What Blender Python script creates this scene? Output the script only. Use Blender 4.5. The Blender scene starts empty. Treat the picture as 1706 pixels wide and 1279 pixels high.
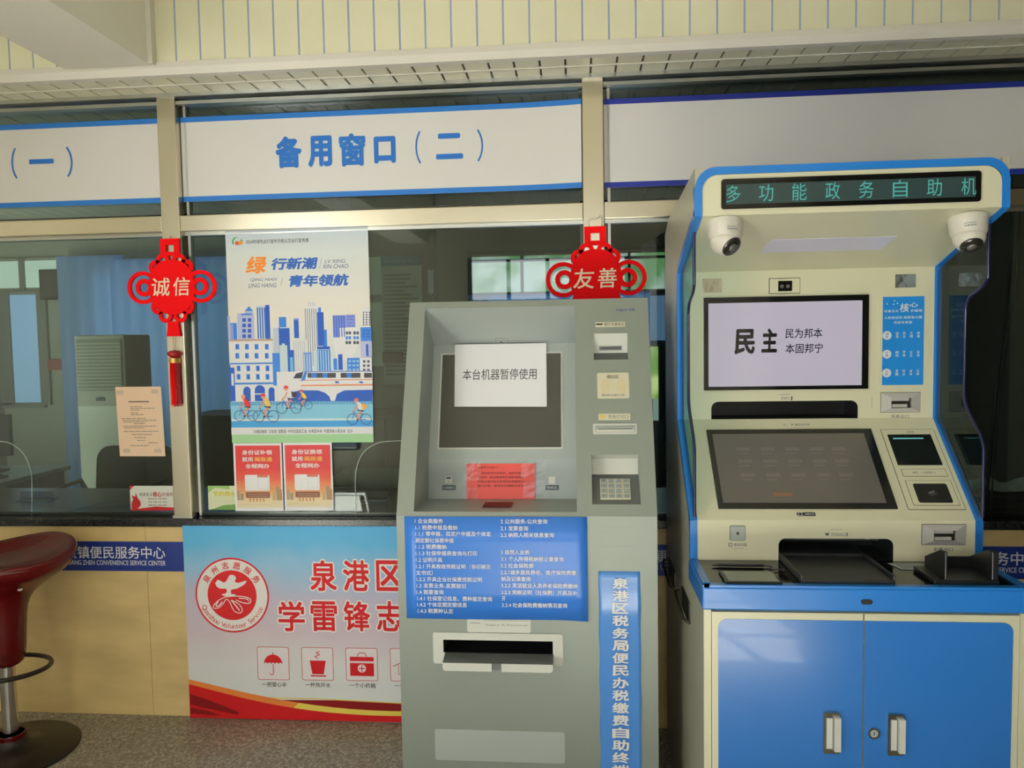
import bpy, math, random
from mathutils import Vector, Matrix
random.seed(7)
SC = bpy.context.scene
COL = SC.collection
V = Vector
pi = math.pi

# ------------------------------------------------------------------ camera
IMG_W, IMG_H, FPX = 1706, 1279, 1277.0
CAM = V((0.0, -2.897, 1.5))
YAW, PITCH, ROLL = 0.08508, 0.05837, 0.01702
_fw = V((-math.sin(YAW)*math.cos(PITCH), math.cos(YAW)*math.cos(PITCH), -math.sin(PITCH)))
_rt = V((math.cos(YAW), math.sin(YAW), 0))
_up = _rt.cross(_fw)
RT = math.cos(ROLL)*_rt - math.sin(ROLL)*_up
UP = math.sin(ROLL)*_rt + math.cos(ROLL)*_up
FW = _fw
cam = bpy.data.cameras.new('camera')
cam.sensor_fit = 'HORIZONTAL'; cam.sensor_width = 36.0
cam.lens = FPX/IMG_W*36.0
cam.clip_start = 0.05; cam.clip_end = 200
cam_o = bpy.data.objects.new('camera', cam); COL.objects.link(cam_o)
cam_o.matrix_world = Matrix(((RT.x, UP.x, -FW.x, CAM.x), (RT.y, UP.y, -FW.y, CAM.y), (RT.z, UP.z, -FW.z, CAM.z), (0, 0, 0, 1)))
SC.camera = cam_o

# ------------------------------------------------------------------ world, exposure, daylight
SC.view_settings.view_transform = 'Standard'
SC.view_settings.look = 'None'
SC.view_settings.exposure = 0.10
SC.view_settings.gamma = 1.0
SC.view_settings.use_curve_mapping = False
wd = bpy.data.worlds.new('sky'); SC.world = wd; wd.use_nodes = True
wn = wd.node_tree.nodes
wn['Background'].inputs[0].default_value = (0.75, 0.85, 1.0, 1)
wn['Background'].inputs[1].default_value = 0.9
SC.cycles.use_denoising = True
SC.cycles.sample_clamp_indirect = 4.0
SC.cycles.max_bounces = 8
SC.cycles.transparent_max_bounces = 12

def area(name, loc, target, sx, sy, power, color=(1, 1, 1), spread=180):
    l = bpy.data.lights.new(name, 'AREA'); l.shape = 'RECTANGLE'; l.size = sx; l.size_y = sy
    l.energy = power; l.color = color; l.spread = math.radians(spread)
    o = bpy.data.objects.new(name, l); COL.objects.link(o)
    o.location = loc
    d = V(target)-V(loc)
    o.rotation_euler = d.to_track_quat('-Z', 'Y').to_euler()
    return o
# daylight through the hall's windows behind the camera, and through the office windows
HALL_Y = -4.8
WARM = (1.0, 1.0, 0.99)
area('daylight_hall_door', (-2.87, HALL_Y+0.08, 1.55), (-1.0, 0, 1.8), 1.1, 1.74, 60, WARM)
area('daylight_hall_window', (-0.28, HALL_Y+0.08, 1.60), (-0.28, 0, 1.60), 1.52, 1.38, 20, WARM)
sn = bpy.data.lights.new('sun', 'SUN'); sn.energy = 230; sn.angle = 0.01; sn.color = (0.96, 1.0, 0.97)
sn_o = bpy.data.objects.new('sun', sn); COL.objects.link(sn_o)
sn_o.rotation_euler = V((0.33, 1.0, -1.0)).to_track_quat('-Z', 'Y').to_euler()
area('daylight_office_window', (-0.05, 4.82, 1.4), (-0.05, 0, 1.2), 1.7, 1.5, 5, (0.9, 0.95, 1.0))
area('daylight_office_left_window', (-4.15, 4.82, 1.5), (-4.15, 0, 1.2), 1.7, 1.5, 5, (0.9, 0.95, 1.0))

# ------------------------------------------------------------------ helpers
def ray(px, py):
    return FW + RT*((px-IMG_W/2)/FPX) - UP*((py-IMG_H/2)/FPX)
def at(px, py, Y):
    d = ray(px, py); return CAM + d*((Y-CAM.y)/d.y)
def at_x(px, py, X):
    d = ray(px, py); return CAM + d*((X-CAM.x)/d.x)
def at_z(px, py, Z):
    d = ray(px, py); return CAM + d*((Z-CAM.z)/d.z)

class Fr:
    """A flat surface: origin, right and up directions in the surface."""
    def __init__(s, o, u=(1, 0, 0), v=(0, 0, 1)):
        s.o = V(o); s.u = V(u).normalized(); s.v = V(v).normalized(); s.n = s.u.cross(s.v).normalized()
    def P(s, a, b, w=0.0):
        return s.o + s.u*a + s.v*b + s.n*w
    def uv(s, px, py):
        d = ray(px, py); t = (s.o-CAM).dot(s.n)/d.dot(s.n); q = CAM+d*t-s.o
        return (q.dot(s.u), q.dot(s.v))
    def box(s, x0, y0, x1, y1):
        xm, ym = (x0+x1)/2, (y0+y1)/2
        return (s.uv(x0, ym)[0], s.uv(xm, y1)[1], s.uv(x1, ym)[0], s.uv(xm, y0)[1])
    def shift(s, w):
        return Fr(s.o+s.n*w, s.u, s.v)
def plane_y(Y):
    return Fr((0, Y, 0))

def srgb(c):
    out = []
    for x in c:
        x = x/255.0
        out.append(x/12.92 if x <= 0.04045 else ((x+0.055)/1.055)**2.4)
    return (*out, 1.0)

MATS = {}
def mat(name, rgb=(128, 128, 128), rough=0.5, metal=0.0, spec=0.5, emit=None, estr=1.0, var=0.0, vscale=8.0, bump=0.0, bscale=60.0, coat=0.0, stretch=None):
    if name in MATS: return MATS[name]
    m = bpy.data.materials.new(name); m.use_nodes = True
    nt = m.node_tree; b = nt.nodes['Principled BSDF']
    col = srgb(rgb)
    b.inputs['Base Color'].default_value = col
    b.inputs['Roughness'].default_value = rough
    b.inputs['Metallic'].default_value = metal
    b.inputs['Specular IOR Level'].default_value = spec
    b.inputs['Coat Weight'].default_value = coat
    if emit:
        b.inputs['Emission Color'].default_value = srgb(emit); b.inputs['Emission Strength'].default_value = estr
    if var or bump:
        tc = nt.nodes.new('ShaderNodeTexCoord'); mp = nt.nodes.new('ShaderNodeMapping')
        nt.links.new(tc.outputs['Object'], mp.inputs['Vector'])
        if stretch: mp.inputs['Scale'].default_value = stretch
    if var:
        n = nt.nodes.new('ShaderNodeTexNoise'); n.inputs['Scale'].default_value = vscale; n.inputs['Detail'].default_value = 4
        nt.links.new(mp.outputs[0], n.inputs['Vector'])
        r = nt.nodes.new('ShaderNodeValToRGB')
        r.color_ramp.elements[0].position = 0.3; r.color_ramp.elements[1].position = 0.7
        r.color_ramp.elements[0].color = tuple(x*(1-var) for x in col[:3])+(1,)
        r.color_ramp.elements[1].color = tuple(min(1, x*(1+var)) for x in col[:3])+(1,)
        nt.links.new(n.outputs['Fac'], r.inputs[0]); nt.links.new(r.outputs[0], b.inputs['Base Color'])
    if bump:
        n2 = nt.nodes.new('ShaderNodeTexNoise'); n2.inputs['Scale'].default_value = bscale
        nt.links.new(mp.outputs[0], n2.inputs['Vector'])
        bp = nt.nodes.new('ShaderNodeBump'); bp.inputs['Strength'].default_value = bump; bp.inputs['Distance'].default_value = 0.01
        nt.links.new(n2.outputs['Fac'], bp.inputs['Height']); nt.links.new(bp.outputs[0], b.inputs['Normal'])
    MATS[name] = m
    return m
def glassmat(name, tint, gloss=0.08, rough=0.02, grz=0.3):
    if name in MATS: return MATS[name]
    m = bpy.data.materials.new(name); m.use_nodes = True
    nt = m.node_tree; nt.nodes.clear()
    o = nt.nodes.new('ShaderNodeOutputMaterial'); mx = nt.nodes.new('ShaderNodeMixShader')
    t = nt.nodes.new('ShaderNodeBsdfTransparent'); t.inputs[0].default_value = (*tint, 1)
    g = nt.nodes.new('ShaderNodeBsdfGlossy'); g.inputs['Roughness'].default_value = rough
    lw = nt.nodes.new('ShaderNodeLayerWeight'); lw.inputs[0].default_value = 0.25
    ma = nt.nodes.new('ShaderNodeMath'); ma.operation = 'MULTIPLY_ADD'; ma.inputs[1].default_value = grz; ma.inputs[2].default_value = gloss
    nt.links.new(lw.outputs['Fresnel'], ma.inputs[0]); nt.links.new(ma.outputs[0], mx.inputs[0])
    nt.links.new(t.outputs[0], mx.inputs[1]); nt.links.new(g.outputs[0], mx.inputs[2]); nt.links.new(mx.outputs[0], o.inputs[0])
    MATS[name] = m
    return m
def rampmat(name, axis, lo, hi, stops, rough=0.45, noise=0.0, nscale=4.0):
    """A printed colour blend along one direction of the object (part of the printed design)."""
    if name in MATS: return MATS[name]
    m = bpy.data.materials.new(name); m.use_nodes = True
    nt = m.node_tree; b = nt.nodes['Principled BSDF']; b.inputs['Roughness'].default_value = rough; b.inputs['Specular IOR Level'].default_value = 0.3
    tc = nt.nodes.new('ShaderNodeTexCoord'); sx = nt.nodes.new('ShaderNodeSeparateXYZ'); nt.links.new(tc.outputs['Object'], sx.inputs[0])
    mr = nt.nodes.new('ShaderNodeMapRange'); mr.inputs[1].default_value = lo; mr.inputs[2].default_value = hi
    nt.links.new(sx.outputs['XYZ'.index(axis)], mr.inputs[0])
    src = mr.outputs[0]
    if noise:
        n = nt.nodes.new('ShaderNodeTexNoise'); n.inputs['Scale'].default_value = nscale; n.inputs['Detail'].default_value = 5
        nt.links.new(tc.outputs['Object'], n.inputs['Vector'])
        a = nt.nodes.new('ShaderNodeMath'); a.operation = 'SUBTRACT'; a.inputs[1].default_value = 0.5; nt.links.new(n.outputs['Fac'], a.inputs[0])
        c = nt.nodes.new('ShaderNodeMath'); c.operation = 'MULTIPLY_ADD'; c.inputs[1].default_value = noise
        nt.links.new(a.outputs[0], c.inputs[0]); nt.links.new(src, c.inputs[2]); src = c.outputs[0]
    r = nt.nodes.new('ShaderNodeValToRGB'); e = r.color_ramp.elements
    while len(e) < len(stops): e.new(0.5)
    for k, (p, c) in enumerate(stops): e[k].position = p; e[k].color = srgb(c)
    nt.links.new(src, r.inputs[0]); nt.links.new(r.outputs[0], b.inputs['Base Color'])
    MATS[name] = m
    return m

_txt = {}
def glyphs(s):
    if s not in _txt:
        c = bpy.data.curves.new('lettering_curve', 'FONT'); c.body = s; c.resolution_u = 3
        o = bpy.data.objects.new('lettering_curve', c)
        me = o.to_mesh()
        vs = [(v.co.x, v.co.y) for v in me.vertices]; fs = [tuple(p.vertices) for p in me.polygons]
        o.to_mesh_clear(); bpy.data.objects.remove(o); bpy.data.curves.remove(c)
        _txt[s] = (vs, fs)
    return _txt[s]
def text_mesh(s, bold):
    """flat letters; a bold face is the regular one thickened by shifted copies"""
    vs, fs = glyphs(s)
    if bold < 0.004 or not vs: return [(x, y, 0.0) for x, y in vs], fs
    k = 4 if bold < 0.03 else (8 if bold < 0.06 else 12)
    V_, F_ = [(x, y, 0.0) for x, y in vs], list(fs)
    for i in range(k):
        a = 2*pi*i/k+pi/4; dx, dy = bold*math.cos(a), bold*math.sin(a); b = len(V_)
        V_ += [(x+dx, y+dy, 2.5e-5*(i+1)) for x, y in vs]; F_ += [tuple(b+j for j in f) for f in fs]
    return V_, F_

class MB:
    def __init__(s): s.v = []; s.f = []; s.m = []; s.mats = []; s.sm = []; s.k = 0
    def mi(s, m):
        if isinstance(m, str): m = MATS[m]
        if m not in s.mats: s.mats.append(m)
        return s.mats.index(m)
    def add(s, vs, fs, m, smooth=False):
        b = len(s.v); s.v += [V(x) for x in vs]; i = s.mi(m)
        for f in fs: s.f.append(tuple(b+k for k in f)); s.m.append(i); s.sm.append(smooth)
    def poly(s, pts, m): s.add(pts, [tuple(range(len(pts)))], m)
    def box(s, a, b, m):
        x0, y0, z0 = (min(a[k], b[k]) for k in range(3)); x1, y1, z1 = (max(a[k], b[k]) for k in range(3))
        s.add([(x0, y0, z0), (x1, y0, z0), (x1, y1, z0), (x0, y1, z0), (x0, y0, z1), (x1, y0, z1), (x1, y1, z1), (x0, y1, z1)],
              [(0, 3, 2, 1), (4, 5, 6, 7), (0, 1, 5, 4), (1, 2, 6, 5), (2, 3, 7, 6), (3, 0, 4, 7)], m)
    def fbox(s, F, r, w0, w1, m, edge=None):
        """box standing on a surface frame: r = (u0, v0, u1, v1)"""
        s.fprism(F, [(r[0], r[1]), (r[2], r[1]), (r[2], r[3]), (r[0], r[3])], w0, w1, m, edge)
    def fprism(s, F, pts, w0, w1, m, edge=None):
        n = len(pts)
        A = [F.P(a, b, w0) for a, b in pts]; B = [F.P(a, b, w1) for a, b in pts]
        s.add(A+B, [tuple(range(n, 2*n)), tuple(range(n-1, -1, -1))], m)
        s.add(A+B, [(k, (k+1) % n, n+(k+1) % n, n+k) for k in range(n)], edge or m)
    def ring(s, F, c, ro, ri, w0, w1, m, n=40, a0=0, a1=2*pi, sy=1.0):
        full = abs(a1-a0-2*pi) < 1e-6; k = n if full else n+1
        vs = []
        for i in range(k):
            a = a0+(a1-a0)*i/n; ca, sa = math.cos(a), math.sin(a)*sy
            vs += [F.P(c[0]+ro*ca, c[1]+ro*sa, w0), F.P(c[0]+ro*ca, c[1]+ro*sa, w1), F.P(c[0]+ri*ca, c[1]+ri*sa, w1), F.P(c[0]+ri*ca, c[1]+ri*sa, w0)]
        fs = []
        for i in range(n):
            j = (i+1) % k
            for q in range(4):
                r = (q+1) % 4; fs.append((4*i+q, 4*j+q, 4*j+r, 4*i+r))
        s.add(vs, fs, m)
    def flat(s, F, pts, w, m):
        if w > 0.0007: s.k += 1; w += 4e-6*s.k      # printed layers never share one plane
        s.poly([F.P(a, b, w) for a, b in pts], m)
    def rect(s, F, r, w, m): s.flat(F, [(r[0], r[1]), (r[2], r[1]), (r[2], r[3]), (r[0], r[3])], w, m)
    def disc(s, F, c, r, w, m, n=32, sy=1.0): s.flat(F, [(c[0]+r*math.cos(2*pi*i/n), c[1]+sy*r*math.sin(2*pi*i/n)) for i in range(n)], w, m)
    def pring(s, F, c, ro, ri, w, m, n=40, a0=0, a1=2*pi):
        for i in range(n):
            a = a0+(a1-a0)*i/n; b = a0+(a1-a0)*(i+1)/n
            s.flat(F, [(c[0]+ri*math.cos(a), c[1]+ri*math.sin(a)), (c[0]+ro*math.cos(a), c[1]+ro*math.sin(a)), (c[0]+ro*math.cos(b), c[1]+ro*math.sin(b)), (c[0]+ri*math.cos(b), c[1]+ri*math.sin(b))], w, m)
    def frame(s, F, r, t, w, m):
        u0, v0, u1, v1 = r
        s.rect(F, (u0, v0, u1, v0+t), w, m); s.rect(F, (u0, v1-t, u1, v1), w, m)
        s.rect(F, (u0, v0+t, u0+t, v1-t), w, m); s.rect(F, (u1-t, v0+t, u1, v1-t), w, m)
    def line(s, F, pts, t, w, m):
        for (a, b), (c, d) in zip(pts[:-1], pts[1:]):
            L = math.hypot(c-a, d-b)
            if L < 1e-7: continue
            nx, ny = -(d-b)/L*t/2, (c-a)/L*t/2
            s.flat(F, [(a-nx, b-ny), (c-nx, d-ny), (c+nx, d+ny), (a+nx, b+ny)], w, m)
    # pixel-measured variants (the surface the mark lies on gives its real place)
    def prect(s, F, x0, y0, x1, y1, w, m): s.rect(F, F.box(x0, y0, x1, y1), w, m)
    def ppoly(s, F, pts, w, m):
        q = [F.uv(*p) for p in pts]
        A = sum(q[i][0]*q[(i+1) % len(q)][1]-q[(i+1) % len(q)][0]*q[i][1] for i in range(len(q)))
        s.flat(F, q if A > 0 else q[::-1], w, m)
    def pline(s, F, pts, t, w, m): s.line(F, [F.uv(*p) for p in pts], t, w, m)
    def text(s, F, st, r, w, m, bold=0.0, shear=0.0, fit=True):
        vs, fs = text_mesh(st, bold)
        if not vs: return
        x0 = min(q[0] for q in vs); x1 = max(q[0] for q in vs); y0 = min(q[1] for q in vs); y1 = max(q[1] for q in vs)
        sx = (r[2]-r[0])/max(1e-6, x1-x0); sy = (r[3]-r[1])/max(1e-6, y1-y0)
        s.add([F.P(r[0]+(a-x0)*sx+shear*(b-y0)*sy, r[1]+(b-y0)*sy, w+e) for a, b, e in vs], fs, m)
    def ptext(s, F, st, x0, y0, x1, y1, w, m, bold=0.0, shear=0.0): s.text(F, st, F.box(x0, y0, x1, y1), w, m, bold, shear)
    def tchar(s, F, st, c, size, ang, w, m, bold=0.0):
        vs, fs = text_mesh(st, bold)
        x0 = min(q[0] for q in vs); x1 = max(q[0] for q in vs)
        ca, sa = math.cos(ang), math.sin(ang); pts = []
        for a, b, e in vs:
            a = (a-(x0+x1)/2)*size; b = (b-0.38)*size
            pts.append(F.P(c[0]+a*ca-b*sa, c[1]+a*sa+b*ca, w+e))
        s.add(pts, fs, m)
    def panel(s, F, r, holes, w, m):
        us = sorted({r[0], r[2], *[h[0] for h in holes], *[h[2] for h in holes]}); vs = sorted({r[1], r[3], *[h[1] for h in holes], *[h[3] for h in holes]})
        us = [u for u in us if r[0] <= u <= r[2]]; vs = [v for v in vs if r[1] <= v <= r[3]]
        for a, b in zip(us[:-1], us[1:]):
            for c, d in zip(vs[:-1], vs[1:]):
                x, y = (a+b)/2, (c+d)/2
                if not any(h[0] < x < h[2] and h[1] < y < h[3] for h in holes): s.rect(F, (a, c, b, d), w, m)
    def fillet(s, F, c, du, dv, rad, w, m, n=6):
        """fills a hole's square corner c so that the hole's corner is round"""
        pts = [(c[0], c[1])]
        for i in range(n+1):
            a = i/n*pi/2
            pts.append((c[0]+du*rad*(1-math.sin(a)), c[1]+dv*rad*(1-math.cos(a))))
        s.flat(F, pts, w, m)
    def tub(s, F, r, d, m, mb=None, wo=0.0):
        """walls and bottom of a recess of depth d behind a hole"""
        u0, v0, u1, v1 = r; A = [(u0, v0), (u1, v0), (u1, v1), (u0, v1)]
        for k in range(4):
            a, b = A[k], A[(k+1) % 4]
            s.poly([F.P(*a, wo), F.P(*b, wo), F.P(*b, -d), F.P(*a, -d)], m)
        s.rect(F, r, -d, mb or m)
    def cyl(s, p0, p1, r, m, n=20, r1=None, caps=True):
        p0, p1 = V(p0), V(p1); d = (p1-p0).normalized(); a = d.orthogonal().normalized(); b = d.cross(a)
        r1 = r if r1 is None else r1
        vs = [p0+(a*math.cos(2*pi*i/n)+b*math.sin(2*pi*i/n))*r for i in range(n)]+[p1+(a*math.cos(2*pi*i/n)+b*math.sin(2*pi*i/n))*r1 for i in range(n)]
        s.add(vs, [(i, (i+1) % n, n+(i+1) % n, n+i) for i in range(n)], m, True)
        if caps: s.add(vs, [tuple(range(n-1, -1, -1)), tuple(range(n, 2*n))], m)
    def tube(s, path, r, m, n=8, closed=False):
        P = [V(p) for p in path]; N = len(P); rings = []
        prev = None
        for i in range(N):
            if closed: t = P[(i+1) % N]-P[i-1]
            else: t = P[min(i+1, N-1)]-P[max(i-1, 0)]
            t.normalize()
            a = (prev-t*prev.dot(t)) if prev is not None else t.orthogonal()
            if a.length < 1e-6: a = t.orthogonal()
            a.normalize(); prev = a; b = t.cross(a)
            rr = r[i] if isinstance(r, (list, tuple)) else r
            rings.append([P[i]+(a*math.cos(2*pi*k/n)+b*math.sin(2*pi*k/n))*rr for k in range(n)])
        vs = [q for g in rings for q in g]; fs = []
        for i in range(N if closed else N-1):
            j = (i+1) % N
            for k in range(n): fs.append((i*n+k, i*n+(k+1) % n, j*n+(k+1) % n, j*n+k))
        s.add(vs, fs, m, True)
        if not closed: s.add(vs, [tuple(range(n-1, -1, -1)), tuple(range((N-1)*n, N*n))], m)
    def lathe(s, c, prof, m, n=40, axis=(0, 0, 1), smooth=True, sx=1.0, sy=1.0):
        c = V(c); d = V(axis).normalized()
        a = V((1, 0, 0)) if abs(d.x) < 0.9 else V((0, 1, 0)); a = (a-d*a.dot(d)).normalized(); b = d.cross(a)
        vs = []
        for r, h in prof:
            vs += [c+d*h+a*(r*sx*math.cos(2*pi*i/n))+b*(r*sy*math.sin(2*pi*i/n)) for i in range(n)]
        fs = []
        for k in range(len(prof)-1):
            for i in range(n): fs.append((k*n+i, k*n+(i+1) % n, (k+1)*n+(i+1) % n, (k+1)*n+i))
        s.add(vs, fs, m, smooth)
    def build(s, name, parent=None, bevel=0.0, seg=2, solid=0.0, sub=0):
        org = V(parent['_w']) if parent is not None and '_w' in parent else V((0, 0, 0))
        me = bpy.data.meshes.new(name)
        me.from_pydata([tuple(v-org) for v in s.v], [], s.f)
        for m in s.mats: me.materials.append(m)
        for p, i, k in zip(me.polygons, s.m, s.sm): p.material_index = i; p.use_smooth = k
        me.validate(); me.update()
        o = bpy.data.objects.new(name, me); COL.objects.link(o)
        if parent is not None: o.parent = parent; o['_w'] = tuple(org)
        if solid:
            q = o.modifiers.new('thickness', 'SOLIDIFY'); q.thickness = solid; q.offset = 0
        if bevel:
            q = o.modifiers.new('bevel', 'BEVEL'); q.width = bevel; q.segments = seg; q.limit_method = 'ANGLE'; q.angle_limit = math.radians(40)
        if sub:
            q = o.modifiers.new('subdivision', 'SUBSURF'); q.levels = sub; q.render_levels = sub
        return o
def thing(name, label, cat, loc=(0, 0, 0), group=None):
    o = bpy.data.objects.new(name, None); COL.objects.link(o); o.location = loc; o.empty_display_size = 0.1
    o['_w'] = tuple(loc); o['label'] = label; o['category'] = cat
    if group: o['group'] = group
    return o
def tag(o, label, cat, group=None):
    o['label'] = label; o['category'] = cat
    if group: o['group'] = group
    return o
def struct(o):
    o['kind'] = 'structure'; return o
def sroot(name, loc=(0, 0, 0)):
    o = bpy.data.objects.new(name, None); COL.objects.link(o); o.location = loc; o['_w'] = tuple(loc); o['kind'] = 'structure'
    return o
def rr(r, rad, n=6, corners=(1, 1, 1, 1)):
    """rounded rectangle outline, corners bl br tr tl"""
    u0, v0, u1, v1 = r; out = []
    for k, (cu, cv, a0) in enumerate(((u0, v0, pi), (u1, v0, 1.5*pi), (u1, v1, 0), (u0, v1, .5*pi))):
        if not corners[k]: out.append((cu, cv)); continue
        x = cu+rad if k in (0, 3) else cu-rad; y = cv+rad if k in (0, 1) else cv-rad
        out += [(x+rad*math.cos(a0+i/n*pi/2), y+rad*math.sin(a0+i/n*pi/2)) for i in range(n+1)]
    return out
def bez(p0, p1, p2, p3, n=14):
    return [tuple((1-t)**3*a+3*(1-t)**2*t*b+3*(1-t)*t*t*c+t**3*d for a, b, c, d in zip(p0, p1, p2, p3)) for t in [i/n for i in range(n+1)]]
def smooth_path(pts, n=8):
    out = []
    P = [pts[0]]+list(pts)+[pts[-1]]
    for i in range(1, len(P)-2):
        a, b, c, d = P[i-1], P[i], P[i+1], P[i+2]
        for k in range(n):
            t = k/n
            out.append(tuple(0.5*((2*q)+(-p+r)*t+(2*p-5*q+4*r-s_)*t*t+(-p+3*q-3*r+s_)*t**3) for p, q, r, s_ in zip(a, b, c, d)))
    out.append(tuple(pts[-1]))
    return out
# ------------------------------------------------------------------ materials
mat('pvc_board', (226, 223, 190), 0.25, var=0.06, vscale=3)
mat('pvc_groove', (150, 165, 200), 0.5)
mat('soffit_board_lit', (244, 240, 210), 0.3, var=0.05, vscale=3)  # same PVC as the fascia, colour lightened to stand in for bounce light
mat('pvc_seam', (70, 66, 50), 0.6)
mat('plaster_white', (226, 222, 208), 0.55, var=0.03, vscale=2)
mat('plaster_beam', (246, 243, 230), 0.6, var=0.03, vscale=2)
mat('steel', (205, 198, 176), 0.28, 1.0, bump=0.06, bscale=7, stretch=(1, 1, 0.5))
mat('steel_dark', (70, 74, 70), 0.22, 0.9)
mat('alu', (190, 192, 186), 0.3, 0.9)
mat('beige_stone', (214, 188, 132), 0.28, var=0.13, vscale=3.5, stretch=(1, 1, 3))
mat('black_granite', (30, 32, 32), 0.26, var=0.4, vscale=90)
mat('wall_tan', (124, 110, 76), 0.6)
mat('wall_grey', (128, 132, 122), 0.7, var=0.04, vscale=1.5)
mat('white_print', (236, 234, 230), 0.28)
mat('paper_white', (250, 250, 250), 0.6)
mat('sign_blue', (36, 108, 188), 0.4, spec=0.3)
mat('sign_navy', (30, 46, 138), 0.4, spec=0.3)
mat('letter_blue', (32, 102, 184), 0.4, spec=0.3)
mat('letter_white', (240, 240, 238), 0.18)
mat('letter_black', (35, 35, 38), 0.5)
mat('letter_grey', (110, 115, 118), 0.5)
mat('knot_red', (222, 18, 22), 0.9, spec=0.1, bump=0.1, bscale=300)
mat('knot_dark_red', (150, 12, 18), 0.5)
mat('cream_letter', (240, 225, 190), 0.5)
mat('gold', (205, 160, 90), 0.35, 0.7)
mat('glass_clear_edge', (190, 215, 205), 0.1)
mat('black', (14, 15, 17), 0.4)
mat('black_gloss', (12, 13, 15), 0.1)
mat('office_dark', (32, 35, 38), 0.5)

mat('desk_grey', (150, 160, 160), 0.4)
mat('stool_red', (84, 5, 9), 0.2, spec=0.4)
mat('chrome', (205, 205, 200), 0.12, 1.0)
mat('dark_metal', (48, 44, 38), 0.35, 0.6)
mat('maroon', (88, 30, 32), 0.5)

def cloth():
    m = bpy.data.materials.new('curtain_blue'); m.use_nodes = True; nt = m.node_tree; nt.nodes.clear()
    o = nt.nodes.new('ShaderNodeOutputMaterial'); a = nt.nodes.new('ShaderNodeAddShader'); d = nt.nodes.new('ShaderNodeBsdfDiffuse'); t = nt.nodes.new('ShaderNodeBsdfTranslucent')
    d.inputs[0].default_value = srgb((96, 122, 156)); t.inputs[0].default_value = srgb((112, 150, 196))
    nt.links.new(d.outputs[0], a.inputs[0]); nt.links.new(t.outputs[0], a.inputs[1]); nt.links.new(a.outputs[0], o.inputs[0]); MATS['curtain_blue'] = m
cloth()
def granite():
    m = bpy.data.materials.new('floor_granite'); m.use_nodes = True; nt = m.node_tree; b = nt.nodes['Principled BSDF']
    b.inputs['Roughness'].default_value = 0.3
    tc = nt.nodes.new('ShaderNodeTexCoord')
    v = nt.nodes.new('ShaderNodeTexVoronoi'); v.inputs['Scale'].default_value = 140; nt.links.new(tc.outputs['Object'], v.inputs['Vector'])
    n = nt.nodes.new('ShaderNodeTexNoise'); n.inputs['Scale'].default_value = 60; n.inputs['Detail'].default_value = 6; nt.links.new(tc.outputs['Object'], n.inputs['Vector'])
    r = nt.nodes.new('ShaderNodeValToRGB'); e = r.color_ramp.elements
    e[0].position = 0.0; e[0].color = srgb((70, 64, 58)); e[1].position = 1.0; e[1].color = srgb((196, 188, 172))
    k = e.new(0.5); k.color = srgb((128, 121, 108))
    mx = nt.nodes.new('ShaderNodeMix'); mx.inputs[0].default_value = 0.5
    sp = nt.nodes.new('ShaderNodeSeparateColor'); nt.links.new(v.outputs['Color'], sp.inputs[0])
    nt.links.new(sp.outputs[0], mx.inputs[2]); nt.links.new(n.outputs['Fac'], mx.inputs[3])
    nt.links.new(mx.outputs[0], r.inputs[0]); nt.links.new(r.outputs[0], b.inputs['Base Color'])
    MATS['floor_granite'] = m
granite()
GLASS = glassmat('window_glass', (0.68, 0.77, 0.73), 0.06)
ACRYL = glassmat('blue_acrylic', (0.52, 0.70, 0.74), 0.03, 0.02, 0.04)

# ------------------------------------------------------------------ setting: room shell
HX0, HX1, HY0, HZ = -4.6, 4.6, HALL_Y, 3.3
OX0, OX1, OY1, OZ = -6.2, 3.6, 4.9, 2.62
m = MB(); m.box((OX0, HY0, -0.1), (HX1, OY1, 0), 'floor_granite'); struct(m.build('floor'))
m = MB(); m.box((HX0-.1, HY0, HZ), (HX1+.1, 0.0, HZ+0.1), 'plaster_white'); struct(m.build('ceiling_hall'))
# fascia of vertical boards
FY, SZ = -0.22, 2.462
m = MB()
m.box((HX0, FY+0.0035, SZ), (HX1, FY+0.03, HZ), 'pvc_groove')
gx = at(456.3, 60, FY).x; pitch = (at(838.6, 60, FY).x-gx)/9.0
k0 = math.ceil((HX0-gx)/pitch); x = gx+k0*pitch
while x+pitch < HX1:
    m.box((x+0.0032, FY, SZ+0.02), (x+pitch-0.0032, FY+0.004, HZ), 'pvc_board'); x += pitch
struct(m.build('wall_front'))
# soffit boards over the glazing, with the cove trim and the middle seam
m = MB()
m.box((HX0, FY, SZ+0.008), (HX1, 0.06, SZ+0.03), 'pvc_seam')
x = gx+k0*pitch+0.03
while x+pitch < HX1:
    m.box((x+0.004, FY+0.02, SZ), (x+pitch-0.004, -0.112, SZ+0.009), 'soffit_board_lit')
    m.box((x+0.004, -0.104, SZ+0.002), (x+pitch-0.004, 0.05, SZ+0.009), 'soffit_board_lit'); x += pitch
struct(m.build('ceiling_soffit'))
m = MB()
prof = [(FY-0.004, SZ-0.004), (FY+0.022, SZ-0.006), (FY+0.022, SZ+0.01), (FY+0.004, SZ+0.042), (FY-0.006, SZ+0.042), (FY-0.012, SZ+0.02)]
A = [(HX0, a, b) for a, b in prof]; B = [(HX1, a, b) for a, b in prof]; n = len(prof)
m.add(A+B, [tuple(range(n)), tuple(range(2*n-1, n-1, -1))]+[(k, n+k, n+(k+1) % n, (k+1) % n) for k in range(n)], 'plaster_white')
struct(m.build('trim_1'))
m = MB(); m.box((HX0, -0.112, SZ-0.003), (HX1, -0.104, SZ+0.004), 'plaster_white'); struct(m.build('trim_2'))
m = MB(); m.box((HX0, -0.02, SZ-0.012), (HX1, 0.03, SZ+0.004), 'alu'); m.box((HX0, 0.005, SZ-0.035), (HX1, 0.03, SZ-0.022), 'alu'); struct(m.build('trim_3'))
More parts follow.
